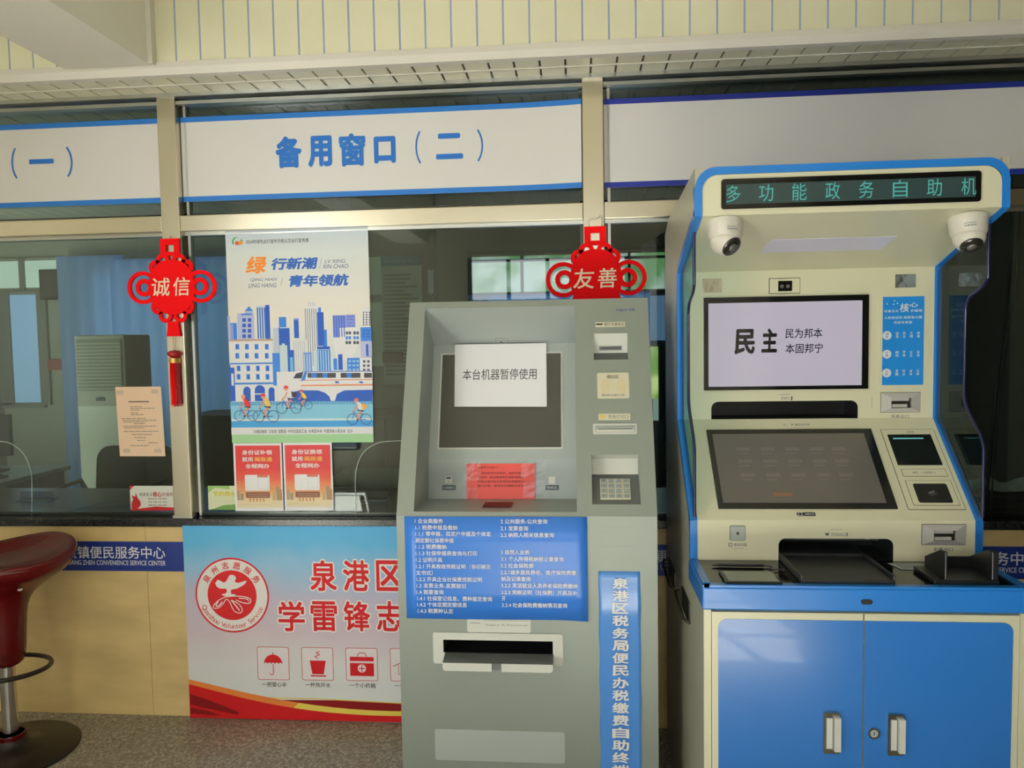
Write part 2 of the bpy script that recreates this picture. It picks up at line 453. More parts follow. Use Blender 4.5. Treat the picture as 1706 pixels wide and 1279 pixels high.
# ceiling beam running to the camera at upper left
bx1 = at(250, 106, FY-0.012).x; bz = at(200, 111, FY-0.012).z
bx0 = at(108, 113, FY-0.012).x
m = MB(); m.box((bx0, HY0, bz), (bx1, FY-0.012, HZ), 'plaster_beam'); m.box((bx1-0.002, FY-0.03, bz), (bx1+0.018, FY-0.001, HZ), 'plaster_white'); struct(m.build('ceiling_beam'))
# walls of the hall behind the camera
m = MB(); m.box((HX0-0.1, HY0, 0), (HX0, 0.0, HZ), 'plaster_white'); struct(m.build('wall_left'))
m = MB(); m.box((HX1, HY0, 0), (HX1+0.1, 0.0, HZ), 'wall_tan'); struct(m.build('wall_right'))
WINS = [(-3.45, -2.25, 0.40, 2.44), (-1.06, 0.50, 0.90, 2.31)]
m = MB(); Fb = Fr((0, HY0, 0), (-1, 0, 0), (0, 0, 1))
m.panel(Fb, (-HX1, 0, -HX0, HZ), [(-b, c, -a, d) for a, b, c, d in WINS], 0, 'plaster_beam')
struct(m.build('wall_back'))
for k, (a, b, c, d) in enumerate(WINS):
    m = MB(); nb = 5 if b-a > 1 else 4
    for i in range(nb): xx = a+(b-a)*i/(nb-1); w_ = .02 if b-a > 1 else .008; m.box((xx-w_, HY0+.10, c), (xx+w_, HY0+.13, d), 'steel_dark')
    for t in (0, .35, .7, 1): zz = c+(d-c)*t; m.box((a, HY0+.10, zz-.01), (b, HY0+.13, zz+.01), 'steel_dark')
    struct(m.build('window_%d' % (k+11)))
# added square light blocker, unseen left of the camera, shades the left bay
m = MB(); m.box((-2.78, -2.55, 0), (-2.32, -2.1, HZ), 'plaster_beam'); struct(m.build('added_blocker'))
# another added blocker on the right, out of view, darkens the right side
m = MB(); m.box((1.02, -2.65, 0), (2.75, -2.15, HZ), 'wall_tan'); struct(m.build('added_blocker'))

# ------------------------------------------------------------------ setting: glazed partition
GY = 0.045
LEDGE = 0.777
px1a, px1b = at(263, 240, 0).x, at(293.5, 240, 0).x
px2a, px2b = at(970, 200, 0).x, at(1005.5, 200, 0).x
PX3 = px2b+1.62
for nm, a, b in (('trim_4', px1a, px1b), ('trim_5', px2a, px2b), ('trim_6', PX3, PX3+0.08), ('trim_7', px1a-1.7, px1a-1.62)):
    m = MB(); m.box((a, 0.0, LEDGE+0.035), (b, 0.085, SZ-0.004), 'steel')
    m.box((a-0.004, -0.004, LEDGE+0.02), (b+0.004, 0.09, LEDGE+0.045), 'alu'); struct(m.build(nm, bevel=0.003))
bays = [(px1a-1.62, px1a), (px1b, px2a), (px2b, PX3)]
RZ0, RZ1 = 1.941, 2.003
for k, (a, b) in enumerate(bays):
    r = sroot('window_%d' % (k+1), ((a+b)/2, GY, LEDGE))
    m = MB(); m.box((a, 0.002, RZ0), (b, 0.08, RZ1), 'steel'); m.build('transom', r, bevel=0.003)
    m = MB()
    for (z0, z1) in ((RZ1, SZ-0.02), (LEDGE+0.036, RZ0)):
        m.box((a, GY-0.006, z0), (a+0.014, GY+0.02, z1), 'steel_dark'); m.box((a+0.014, GY-0.01, z0), (a+0.024, GY+0.02, z1), 'alu')
        m.box((b-0.012, GY-0.006, z0), (b, GY+0.02, z1), 'steel_dark')
        m.box((a, GY-0.008, z1-0.012), (b, GY+0.02, z1), 'alu'); m.box((a, GY-0.006, z0), (b, GY+0.02, z0+0.012), 'steel_dark')
    m.build('glazing_frame', r)
    m = MB(); m.box((a+0.005, GY, LEDGE+0.04), (b-0.005, GY+0.008, RZ0), GLASS); m.build('glass_pane', r)
    m = MB(); m.box((a+0.005, GY, RZ1), (b-0.005, GY+0.008, SZ-0.02), GLASS); m.build('glass_pane', r)
    F = plane_y(GY-0.001)
    if k < 2:
        pts = [(-130, 860), (-128, 790), (-115, 757), (-90, 739), (-60, 733), (0, 735), (22, 741), (40, 757), (50, 780), (53, 800), (53, 860)] if k == 0 else \
              [(593, 860), (592, 805), (594, 780), (603, 757), (620, 742), (645, 735), (700, 735), (740, 742), (757, 757), (765, 780), (766, 860)]
        m = MB(); m.tube([F.P(*F.uv(*p)) for p in smooth_path(pts, 5)], 0.0015, 'glass_clear_edge', 6); m.build('cutout_edge', r)

# service counter: stone front under a black granite worktop
c = thing('service_counter', 'long service counter with beige stone front and black granite worktop under the windows', 'counter', (0, 0.3, 0))
m = MB(); x = -4.4
xs = [HX0+.02, at(243, 900, 0).x-1.15, at(243, 900, 0).x, at(243, 900, 0).x+1.15, at(243, 900, 0).x+2.3, at(243, 900, 0).x+3.2, OX1-.02]
for a, b in zip(xs[:-1], xs[1:]): m.box((a+0.0008, 0.0, 0), (b-0.0008, 0.03, 0.70), 'beige_stone'); m.box((a-0.0, 0.0, 0.7016), (b-0.0015, 0.03, LEDGE), 'beige_stone')
m.box((HX0+.02, 0.012, 0), (OX1-.02, 0.55, LEDGE-0.002), 'wall_grey')
m.build('front_panel', c)
m = MB(); m.box((HX0+.02, -0.012, LEDGE), (OX1-.02, 0.62, LEDGE+0.034), 'black_granite'); m.build('worktop', c, bevel=0.004)

# ------------------------------------------------------------------ sign boards over the windows
SZB, SZT = 2.060, 2.386
def sign(name, x0, x1, label, stripe, st, bow=0.0):
    r = thing(name, label, 'sign', ((x0+x1)/2, 0.03, SZB), 'window name boards')
    F = plane_y(0.034); nseg = 24
    def strip(z0, z1, w, mt):
        mm = MB(); vs = []; fs = []
        for i in range(nseg+1):
            t = i/nseg; xx = x0+(x1-x0)*t
            for zz in (z0, z1): vs.append((xx, 0.036-w-bow*max(0, (t-0.8)/0.2)**2, zz))
        for i in range(nseg): fs.append((2*i, 2*i+2, 2*i+3, 2*i+1))
        mm.add(vs, fs, mt); return mm
    o = strip(SZB, SZT, 0, 'white_print').build('panel', r, solid=0.002)
    strip(SZB, SZB+0.020, 0.0018, stripe).build('stripe', r); strip(SZT-0.020, SZT, 0.0018, stripe).build('stripe', r)
    if st:
        mm = MB()
        for s_, bx, bo in st: mm.ptext(F, s_, *bx, 0.001, 'letter_blue', bo)
        mm.build('lettering', r)
    return r
sign('sign_board', px1a-1.62, px1a-0.002, 'white sign board with blue stripes at the left, reading only a bracketed one', 'sign_blue',
     [('备用窗口', (-320, 236, -110, 300), 0.03), ('（', (19, 246, 28, 298), 0.0), ('一', (49, 265, 89, 273), 0.025), ('）', (111, 244, 121, 295), 0.0)])
sign('sign_board', px1b+0.002, px2a-0.004, 'white sign board with four large blue characters and a bracketed two, middle bay', 'sign_blue',
     [('备', (459, 227, 503, 280), 0.045), ('用', (513, 226, 553, 278), 0.045), ('窗', (565, 222, 609, 277), 0.036), ('口', (623, 227, 659, 272), 0.05),
      ('（', (692, 218, 701, 273), 0.0), ('二', (726, 222, 771, 265), 0.035), ('）', (795, 215, 805, 269), 0.0)], 0.02)
sign('sign_board', px2b+0.002, PX3-0.004, 'blank white sign board with navy stripes above the blue and cream kiosk', 'sign_navy', None)

# ------------------------------------------------------------------ blue name strips on the counter front
mat('strip_navy', (26, 46, 120), 0.4, spec=0.25); mat('strip_teal', (40, 100, 130), 0.4)
F0 = plane_y(-0.002)
zs0, zs1 = F0.box(150, 951, 304, 954)[3], F0.box(150, 899, 304, 902)[1]
def strip_sign(x0, x1, xt, label):
    r = thing('name_strip', label, 'sign', ((x0+x1)/2, 0, zs0), 'name strips on the counter front')
    m = MB(); m.fbox(F0, (x0, zs0, x1, zs1), 0.0002, 0.001, 'strip_navy'); m.build('backing', r)
    m = MB(); h = zs1-zs0
    m.text(F0, '前黄镇便民服务中心', (xt-0.475, zs0+h*0.42, xt, zs0+h*0.84), 0.0014, 'letter_white', 0.012)
    m.text(F0, 'QIANHUANG ZHEN CONVENIENCE SERVICE CENTER', (xt-0.475, zs0+h*0.17, xt, zs0+h*0.36), 0.0014, 'letter_white', 0.006)
    m.build('lettering', r)
xt = at(276, 925, 0).x
strip_sign(xt-0.80, at(308, 925, 0).x, xt, 'navy strip with white lettering on the counter, left of the volunteer banner')
xb = at(1100, 925, 0).x
strip_sign(xb-0.45, xb+0.55, xb+0.29, 'navy name strip on the counter showing between the two kiosks')
xc = at(1668, 925, 0).x
strip_sign(xc-0.5, xc+0.4, xc+0.132, 'navy name strip on the counter at the right of the blue kiosk')
# ------------------------------------------------------------------ red knot ornaments on the steel posts
def knot(c, s, label, chars, tassel, rot=0.0):
    r = thing('knot_ornament', label, 'ornament', (c[0], -0.012, c[1]-0.2), 'red knot ornaments')
    F = Fr((c[0], -0.003, c[1]), (math.cos(rot), 0, math.sin(rot)), (-math.sin(rot), 0, math.cos(rot)))
    m = MB(); T = 0.009
    P = lambda x, y: (x*s, y*s)
    # central cushion with its lobed outline
    out = []
    for i in range(48):
        a = 2*pi*i/48; rx, ry = 40, 46
        p = 2.3
        out.append((math.copysign(abs(math.cos(a))**(2/p), math.cos(a))*rx*s, math.copysign(abs(math.sin(a))**(2/p), math.sin(a))*ry*s))
    m.fprism(F, out, 0, T, 'knot_red')
    for sx in (-1, 1):
        m.ring(F, P(51*sx, 0), 27.5*s, 21*s, 0, T-0.0004, 'knot_red', a0=(0.22*pi if sx < 0 else 1.22*pi), a1=(1.78*pi if sx < 0 else 2.78*pi))
        m.ring(F, P(49*sx, 0), 15*s, 7.5*s, 0, T-0.0008, 'knot_red', 28)
        for (x, y, ro, ri) in ((26, 33, 13, 6), (14, 44, 12, 5.5), (25, -33, 13, 6), (13, -48, 12, 5.5)):
            m.ring(F, P(x*sx, y), ro*s, ri*s, 0, T-0.0012, 'knot_red', 24)
    # hanging tab with a square hole, and the tail
    for q in ((-17, 52, 17, 59), (-17, 71, 17, 81), (-17, 59, -7, 71), (7, 59, 17, 71)): m.fbox(F, tuple(k*s for k in q), 0, T, 'knot_red')
    m.fprism(F, [P(-9, -58), P(9, -58), P(12, -83), P(-12, -83)], 0, T, 'knot_red')
    m.build('openwork_plate', r)
    m = MB()
    m.text(F, chars[0], tuple(k*s for k in (-36, -15, -4, 16)), T+0.0006, 'cream_letter', 0.012, 0.08)
    m.text(F, chars[1], tuple(k*s for k in (2, -15, 31, 16)), T+0.0006, 'cream_letter', 0.012, 0.08)
    m.build('lettering', r)
    m = MB()
    if tassel: m.tube([F.P(0, 81*s, 0.004), F.P(0, 86*s, 0.004)], 0.0015, 'gold')
    else: m.tube([F.P(a*s, b*s, 0.003) for a, b in ((-9, 80), (-9, 90), (-7, 93), (2, 93), (6, 95), (8, 98), (11, 97), (11, 80))], 0.0016, 'chrome', 6)
    m.build('hanging_loop', r)
    if tassel:
        m = MB()
        for d in (-2, 2.5): m.tube([F.P(d*s, -83*s, 0.004), F.P(d*0.6*s, -108*s, 0.006)], 0.0006, 'knot_dark_red', 5)
        m.build('cord', r)
        m = MB(); m.lathe(F.P(0, -112*s, 0.008), [(0.001, 5.5*s), (8*s, 4*s), (12.5*s, 0), (9*s, -5*s), (5*s, -8*s), (0.001, -8*s)], 'knot_dark_red', 24); m.build('bead', r)
        m = MB(); m.cyl(F.P(-0.2*s, -120*s, 0.008), F.P(-0.2*s, -128*s, 0.008), 9.5*s, 'gold', 20); m.build('gold_band', r)
        for d, mt in ((-5, 'knot_red'), (4.5, 'knot_dark_red')):
            m = MB(); random.seed(int(d*10))
            for i in range(26):
                a = random.uniform(0, 2*pi); q = math.sqrt(random.random())*4.4*s
                x0, w0 = d*s+q*math.cos(a), 0.008+q*math.sin(a)*0.6
                m.tube([F.P(x0, -127*s, w0), F.P(x0+random.uniform(-1, 1)*s*0.5, -165*s, w0), F.P(x0+random.uniform(-1, 1)*s, (-198+random.uniform(-5, 3))*s, w0)], 0.0011, mt, 5)
            m.build('tassel', r)
    return r
q = at(286, 478, -0.01); KS = 0.00231
knot((q.x, q.z), KS, 'red openwork knot ornament with a long tassel, on the left steel post', '诚信', True, 0.0)
q = at(993, 464, -0.01)
knot((q.x, q.z), KS*1.03, 'red openwork knot ornament on the right steel post, above the grey kiosk', '友善', False, 0.01)

# ------------------------------------------------------------------ green-travel poster on the middle window
FP = plane_y(GY-0.004)
PC = {}
def pc(r, g, b, rough=0.5):
    k = 'print_%d_%d_%d' % (r, g, b)
    mat(k, (r, g, b), rough, spec=0.25); return k
pu0, pv0, pu1, pv1 = FP.box(376, 383, 618, 736)
pu0 = FP.uv(382, 560)[0]; pu1 = FP.uv(618, 560)[0]; pv1 = FP.uv(495, 381)[1]; pv0 = FP.uv(500, 737)[1]
po = thing('poster', 'tall poster of blue city towers and cyclists on the middle window', 'poster', ((pu0+pu1)/2, GY, pv0))
rampmat('poster_sky', 'Z', FP.uv(495, 640)[1]-pv0, pv1-pv0, [(0.0, (215, 236, 240)), (0.45, (248, 240, 226)), (0.85, (232, 240, 236)), (1.0, (214, 228, 240))], 0.4)
m = MB(); n = 50; vs = []
for i in range(n+1):
    z = pv0+(pv1-pv0)*i/n; t = max(0, (i-n+2)/2.0)
    for u in (pu0, pu1): vs.append(FP.P(u, z, 0.0006+0.005*t*t))
m.add(vs, [(2*i, 2*i+1, 2*i+3, 2*i+2) for i in range(n)], 'poster_sky'); m.build('sheet', po, solid=0.001)
W0 = 0.0016
m = MB()
LB, MBl, DB, LAV, WH, PALE = pc(120, 190, 228), pc(58, 126, 214), pc(36, 84, 178), pc(196, 200, 232), pc(244, 244, 244), pc(214, 232, 236)
def R(x0, y0, x1, y1, mt, w=0): m.prect(FP, x0, y0, x1, y1, W0+w, mt)
# far row of towers
R(380, 526, 384, 566, LAV); R(384, 538, 395, 566, MBl); R(384, 540, 389, 566, pc(150, 165, 225), .0001)
R(396, 522, 424, 566, LAV); m.ppoly(FP, [(408, 518), (415, 510), (422, 518)], W0, MBl); R(408, 518, 422, 522, LAV)
R(402, 522, 420, 525, MBl, .0001)
for yy in range(4):
    for xx in (404, 413): R(xx, 530+yy*9, xx+6, 536+yy*9, DB, .0001)
R(428, 509, 444, 565, PALE); R(443, 508, 450, 565, DB)
for xx in range(4): R(429+xx*4, 512, 431+xx*4, 564, DB, .0001)
R(466, 528, 478, 600, MBl); R(456, 546, 466, 604, pc(205, 215, 232)); R(466, 545, 484, 640, DB, .0001); R(466, 545, 484, 546.5, PALE, .0002)
R(490, 531, 498, 563, DB); R(490, 530, 498, 533, pc(120, 150, 220), .0001)
R(509, 512, 531, 612, WH); R(513, 506, 527, 512, WH); R(516, 502, 524, 507, WH)
for xx in range(6): R(509.5+xx*3.6, 514, 510.6+xx*3.6, 610, pc(100, 110, 130), .0001)
for xx in range(4): R(514+xx*3.4, 503, 514.8+xx*3.4, 510, pc(170, 180, 195), .0001)
R(531, 512, 536, 575, MBl); R(529, 520, 540, 576, DB, .0001); R(538, 549, 545, 577, MBl)
R(555, 525, 577, 562, pc(120, 140, 222)); R(577, 524, 592, 545, pc(140, 150, 226))
for xx in range(5): R(556+xx*4.2, 526, 557.5+xx*4.2, 561, DB, .0001)
for yy in range(4): R(578, 527+yy*5, 591, 528+yy*5, DB, .0001)
m.ppoly(FP, [(555, 562), (566, 562), (566, 546), (600, 545), (600, 566), (586, 600), (560, 600)], W0, WH)
for yy in range(3):
    for xx in (576, 581, 589, 594): R(xx, 552+yy*8, xx+4, 557+yy*8, (pc(60, 70, 90) if yy != 1 else MBl), .0002)
R(603, 514, 617, 545, WH)
for yy in range(6):
    for xx in (605, 610, 615): R(xx, 519+yy*4, xx+2, 522+yy*4, pc(70, 80, 100), .0002)
R(601, 545, 619, 568, MBl)
for yy in range(3):
    for xx in (605, 610, 614): R(xx, 549+yy*5, xx+2.4, 552+yy*5, DB, .0002)
R(601, 568, 620, 596, LAV); R(610, 573, 614, 593, DB, .0002)
R(579, 596, 600, 640, MBl); R(600, 596, 620, 640, WH)
for yy in range(3):
    for xx in (581, 588, 594): R(xx, 600+yy*7, xx+4, 603+yy*7, pc(170, 210, 240), .0002)
for yy in range(3):
    for xx in (605, 612): R(xx, 600+yy*7, xx+4, 604+yy*7, pc(60, 70, 95), .0002)
# near row
R(382, 566, 455, 606, WH, .0003); R(382, 565, 455, 568, pc(190, 160, 140), .0004)
for yy in (573, 588):
    for xx in (393, 409, 425, 442): R(xx, yy, xx+6, yy+9, MBl, .0005); R(xx, yy+1, xx+2.5, yy+8, DB, .0006)
R(384, 604, 456, 606.5, MBl, .0004); R(385, 606, 456, 638, WH, .0003)
for yy in (609, 623):
    for xx in (395, 411, 427, 443): R(xx, yy, xx+6, yy+9, MBl, .0005); R(xx+2.5, yy+1, xx+5, yy+8, DB, .0006)
R(384, 637, 464, 640, MBl, .0004); R(392, 640, 462, 670, WH, .0003); R(384, 612, 392, 668, DB, .0004); R(386, 622, 390, 642, WH, .0005)
for xx, ww in ((406, 12), (425, 17), (448, 10)):
    R(xx, 650, xx+ww, 668, DB, .0005); q = FP.uv(xx+ww/2, 650); m.disc(FP, q, FP.uv(xx+ww, 650)[0]-q[0], W0+.0005, DB)
R(425, 655, 442, 657, WH, .0006)
R(455, 588, 467, 642, MBl, .0004); R(467, 575, 480, 642, PALE, .0004); R(470, 572, 475, 580, PALE, .0004); R(479, 583, 492, 642, DB, .0003)
R(484, 595, 489, 640, LB, .0004); R(489, 566, 512, 640, pc(232, 234, 232), .0002)
for xx in range(6): R(490+xx*3.6, 568, 491+xx*3.6, 618, pc(200, 206, 214), .0003)
R(506, 587, 520, 620, pc(110, 150, 222), .0004); m.ppoly(FP, [(524, 586), (529, 578), (551, 578), (551, 620), (524, 620)], W0+.0004, PALE)
R(529, 583, 551, 620, MBl, .0005)
for xx in range(5): R(530+xx*4.3, 584, 531.4+xx*4.3, 619, PALE, .0006)
R(529, 577, 550, 582, DB, .0006)
for xx in range(3): R(507+xx*4.4, 590, 508.4+xx*4.4, 619, PALE, .0005)
R(556, 597, 562, 616, MBl, .0004); R(564, 590, 571, 616, DB, .0004)
# viaduct, train, road
R(462, 618, 621, 668, WH, .0006)
m.ppoly(FP, [(487, 641), (490, 631), (500, 619), (621, 617), (621, 640)], W0+.0008, WH)
R(505, 618, 621, 619.2, DB, .0010); R(502, 640.0, 621, 642.5, pc(224, 140, 96), .0010); R(500, 632, 621, 633.4, pc(226, 150, 110), .0010)
m.ppoly(FP, [(489, 630), (494, 622), (506, 619), (503, 630)], W0+.0010, pc(52, 58, 70)); m.ppoly(FP, [(503, 631), (508, 620), (512, 620), (509, 632), (503, 635)], W0+.0011, MBl)
for a, b in ((513, 519), (528, 538), (546, 560), (568, 578), (586, 601), (607, 620)): R(a, 621, b, 629, pc(66, 62, 66), .0010)
for a, b in ((519, 528), (538, 546), (578, 586)): R(a, 621, b, 629, MBl, .0010)
for a in (558, 598): m.ppoly(FP, [(a, 635), (a+6, 635), (a+8, 638), (a+2, 638)], W0+.0011, DB)
m.ppoly(FP, [(480, 668), (482, 659), (488, 653), (500, 650), (530, 650), (542, 654), (549, 660), (552, 668)], W0+.0010, DB)
m.ppoly(FP, [(558, 668), (562, 656), (574, 650), (621, 649), (621, 668)], W0+.0010, DB)
R(384, 668, 621, 674, pc(96, 160, 206), .0007)
for xx in range(48): R(385+xx*4.9, 668.5, 386+xx*4.9, 673.5, pc(150, 198, 224), .0008)
R(385, 674, 622, 697, pc(140, 204, 230), .0007); R(386, 697, 622, 700.5, pc(226, 240, 244), .0008); R(386, 700.5, 622, 711, pc(70, 156, 218), .0007)
R(386, 711, 622, 723, pc(238, 240, 240), .0007); R(387, 723, 622, 737, pc(164, 210, 158), .0007)
m.build('city_picture', po)
# cyclists
m = MB()
def cyc(x, y, k, shirt, hat, back):
    W0 = .0034
    ink = pc(40, 60, 100); skin = pc(222, 150, 120); sh = pc(44, 46, 58)
    u = (FP.uv(x+1, y)[0]-FP.uv(x, y)[0])*k
    C = FP.uv(x, y)
    Q = lambda a, b: (C[0]+a*u, C[1]-b*u)
    for a in (-12, 12): m.pring(FP, Q(a, 0), 9.6*u, 8.6*u, W0+.0013, ink, 28)
    bl = pc(60, 100, 180)
    m.line(FP, [Q(12, 0), Q(0, 1), Q(-9, -10), Q(6, -9), Q(0, 1)], 1.2*u, W0+.0014, bl); m.line(FP, [Q(-12, 0), Q(-8, -12), Q(-12, -13)], 1.0*u, W0+.0014, bl)
    m.line(FP, [Q(5, -13), Q(-3, -8), Q(0, 1)], 3.2*u, W0+.0015, skin); m.flat(FP, [Q(-1, 2), Q(-5, 2), Q(-5, 0.5), Q(-1, -1)], W0+.0016, sh)
    m.flat(FP, [Q(-3, -15), Q(8, -13), Q(9, -17), Q(1, -18)][::1], W0+.0016, sh)
    m.flat(FP, [Q(1, -16), Q(9, -16), Q(7, -23), Q(1, -30), Q(-4, -29), Q(-4, -24)], W0+.0017, shirt)
    if back: m.flat(FP, [Q(6, -17), Q(14, -19), Q(14, -25), Q(5, -27)], W0+.0018, back)
    m.line(FP, [Q(-2, -26), Q(-6, -18), Q(-11, -14)], 2.2*u, W0+.0018, skin)
    m.disc(FP, Q(-4, -32), 3.4*u, W0+.0018, skin, 16); m.flat(FP, [Q(-8, -32.5), Q(0.5, -32.5), Q(-0.5, -36), Q(-4, -37), Q(-7, -35.5)], W0+.0019, hat)
_cyc = cyc
def cyc(*a):
    global m
    m = MB(); _cyc(*a); m.build('cyclist', po)
cyc(411, 692, .92, pc(214, 40, 44), pc(222, 150, 120), None)
cyc(444, 693, 1.0, pc(236, 200, 110), pc(200, 44, 50), None)
cyc(482, 679, .98, pc(244, 244, 244), pc(206, 40, 48), pc(60, 44, 50))
cyc(506, 675, .70, pc(236, 200, 80), pc(206, 40, 48), None)
cyc(599, 698, .95, pc(244, 244, 244), pc(214, 120, 110), pc(232, 170, 70))
m = MB()
m.ptext(FP, '2024年绿色出行宣传月和公交出行宣传周', 410, 398, 514, 405, W0, 'letter_black', 0.01)
OR, NB = pc(236, 140, 50), pc(48, 96, 176)
m.ptext(FP, '绿', 408, 427, 441, 456, W0, OR, 0.035, 0.22)
m.ptext(FP, '行新潮', 450, 429, 526, 449, W0, NB, 0.04, 0.22)
m.ptext(FP, '青年领航', 479, 457, 579, 477, W0, NB, 0.04, 0.22)
g = pc(88, 108, 140)
m.ptext(FP, 'LV XING', 541, 432, 575, 438, W0, g, 0.004, 0.2); m.ptext(FP, 'XIN CHAO', 537, 440, 580, 447, W0, g, 0.004, 0.2)
m.ptext(FP, 'QING NIAN', 417, 463, 461, 469, W0, g, 0.004, 0.2); m.ptext(FP, 'LING HANG', 414, 472, 460, 479, W0, g, 0.004, 0.2)
m.pline(FP, [(536, 431), (532, 448)], 0.0012, W0, g); m.pline(FP, [(471, 463), (468, 476)], 0.0012, W0, g)
m.ptext(FP, '交通运输部  公安部  国管局  中华全国总工会  共青团中央  中国残疾人联合会  主办', 423, 715, 588, 721, .0034, 'letter_black', 0.01)
m.build('lettering', po)
m = MB(); q = FP.uv(396, 403); u = FP.uv(397, 403)[0]-q[0]
m.pring(FP, q, 9*u, 6.6*u, W0, pc(60, 160, 90), 20, 0.45*pi, 1.15*pi); m.disc(FP, (q[0]-1*u, q[1]-2*u), 3.5*u, W0+.0002, pc(206, 90, 60), 12)
m.flat(FP, [(q[0]+2*u, q[1]-5*u), (q[0]+8*u, q[1]-4*u), (q[0]+9*u, q[1]+3*u), (q[0]+3*u, q[1]+1*u)], W0+.0001, pc(214, 150, 60)); m.flat(FP, [(q[0]+4*u, q[1]+1*u), (q[0]+9*u, q[1]+2*u), (q[0]+7*u, q[1]+5*u)], W0+.0003, pc(90, 170, 100))
m.build('emblem', po)

# ------------------------------------------------------------------ two red flyers under the poster
def flyer(x0, y0, x1, y1, label, st):
    r_ = FP.box(x0, y0, x1, y1); a, b, c_, d = r_
    r = thing('flyer', label, 'flyer', ((a+c_)/2, GY, b), 'red flyers')
    rampmat('flyer_red', 'Z', 0, d-b, [(0.0, (236, 226, 196)), (0.16, (234, 214, 170)), (0.3, (216, 150, 100)), (0.48, (210, 84, 58)), (0.62, (204, 46, 44)), (1.0, (196, 40, 44))], 0.4, 0.10, 30)
    m = MB(); m.fbox(FP, r_, 0.0004, 0.0014, 'paper_white'); m.build('sheet', r)
    W = c_-a; H = d-b
    m = MB(); B = lambda x, y, X, Y: (a+W*x, b+H*y, a+W*X, b+H*Y)
    m.rect(FP, B(.04, .05, .965, .965), .0017, 'flyer_red')
    m.flat(FP, rr(B(.22, .30, .73, .535), 0.006), .0020, 'paper_white'); m.flat(FP, rr(B(.23, .195, .73, .28), 0.004), .0020, pc(126, 78, 58))
    m.frame(FP, B(.49, .33, .70, .50), 0.0008, .0022, pc(206, 196, 176)); m.rect(FP, B(.48, .5, .70, .535), .0023, pc(196, 110, 96))
    for k in range(2): m.rect(FP, B(.27, .215+k*.03, .69, .222+k*.03), .0022, pc(190, 160, 140))
    for x, h, cc in ((.05, .14, (170, 150, 120)), (.12, .1, (150, 140, 120)), (.78, .12, (190, 160, 110)), (.86, .2, (150, 140, 110)), (.92, .16, (180, 130, 90))): m.rect(FP, B(x, .16, x+.06, .16+h), .0018, pc(*cc))
    for x in range(5): m.rect(FP, B(.30+x*.07, .14, .33+x*.07, .19), .0018, pc(196, 140, 90))
    m.rect(FP, B(.06, .095, .72, .098), .0019, pc(180, 165, 130))
    m.build('picture', r)
    m = MB(); wt = 'letter_white'; ye = pc(238, 190, 90)
    m.text(FP, st, B(.18, .83, .80, .90), .0022, wt, .025); m.text(FP, '就用', B(.18, .73, .40, .80), .0022, wt, .025); m.text(FP, '闽政通', B(.44, .73, .80, .80), .0022, ye, .02); m.text(FP, '全程网办', B(.24, .63, .74, .70), .0022, wt, .025)
    m.build('lettering', r)
flyer(390.5, 738, 471, 851, 'red flyer under the poster, left of the matching pair', '身份证补领')
flyer(473, 737, 554.5, 850, 'red flyer under the poster, right of the matching pair', '身份证换领')

# small green card behind the flyers' left edge, the red-edged card and the pink notice on the left window
a, b, c_, d = FP.box(347, 809, 396, 849)
r = thing('small_card', 'small green and white card on the window beside the left red flyer', 'card', ((a+c_)/2, GY, b))
m = MB(); m.fbox(FP, (a, b, c_, d), 0.0001, 0.0006, pc(222, 226, 190)); m.build('sheet', r)
m = MB(); m.flat(FP, [(a, d), (a, d-.03), (a+.03, d-.008), (a+.09, d-.014), (a+.09, d)], .0009, pc(150, 190, 110)); m.flat(FP, [(a, b), (c_, b), (c_, b+.024), (a+.06, b+.018), (a+.02, b+.004)], .0009, pc(96, 140, 70)); m.build('green_border', r)
m = MB(); m.text(FP, '节约用水', (a+.022, d-.042, c_-.006, d-.022), .001, pc(214, 200, 40), .03); m.build('lettering', r)

a, b, c_, d = FP.box(217, 809, 289, 850)
r = thing('small_card', 'small white card with a red wavy base low on the left window', 'card', ((a+c_)/2, GY, b))
m = MB(); m.fbox(FP, (a, b, c_, d), 0.0001, 0.0008, pc(222, 226, 214)); m.build('sheet', r)
m = MB(); rd = pc(170, 30, 32); w, h = c_-a, d-b
m.flat(FP, [(a, b), (c_, b), (c_, b+h*.12), (a+w*.6, b+h*.16), (a+w*.3, b+h*.10), (a, b+h*.04)], .001, rd)
m.flat(FP, [(a, d), (a, d-h*.2), (a+w*.06, d-h*.06), (a+w*.12, d)], .001, rd)
m.flat(FP, [(a+w*x, b+h*y) for x, y in ((.03, .05), (.16, .06), (.24, .2), (.24, .36), (.17, .52), (.14, .72), (.12, .55), (.04, .62), (.07, .45), (.03, .3))], .0012, rd)
m.build('red_border', r)
m = MB(); m.text(FP, '社会主义', (a+w*.22, b+h*.58, a+w*.52, b+h*.73), .001, pc(60, 50, 40), .01); m.text(FP, '核心', (a+w*.53, b+h*.55, a+w*.74, b+h*.76), .001, rd, .03); m.text(FP, '价值观', (a+w*.75, b+h*.58, a+w*.99, b+h*.73), .001, pc(150, 60, 50), .01)
for k, st in enumerate(('富强 民主 文明 和谐', '自由 平等 公正 法治', '爱国 敬业 诚信 友善')): m.text(FP, st, (a+w*.42, b+h*(.44-.13*k), a+w*.84, b+h*(.51-.13*k)), .001, pc(110, 60, 50), .01)
m.build('lettering', r)

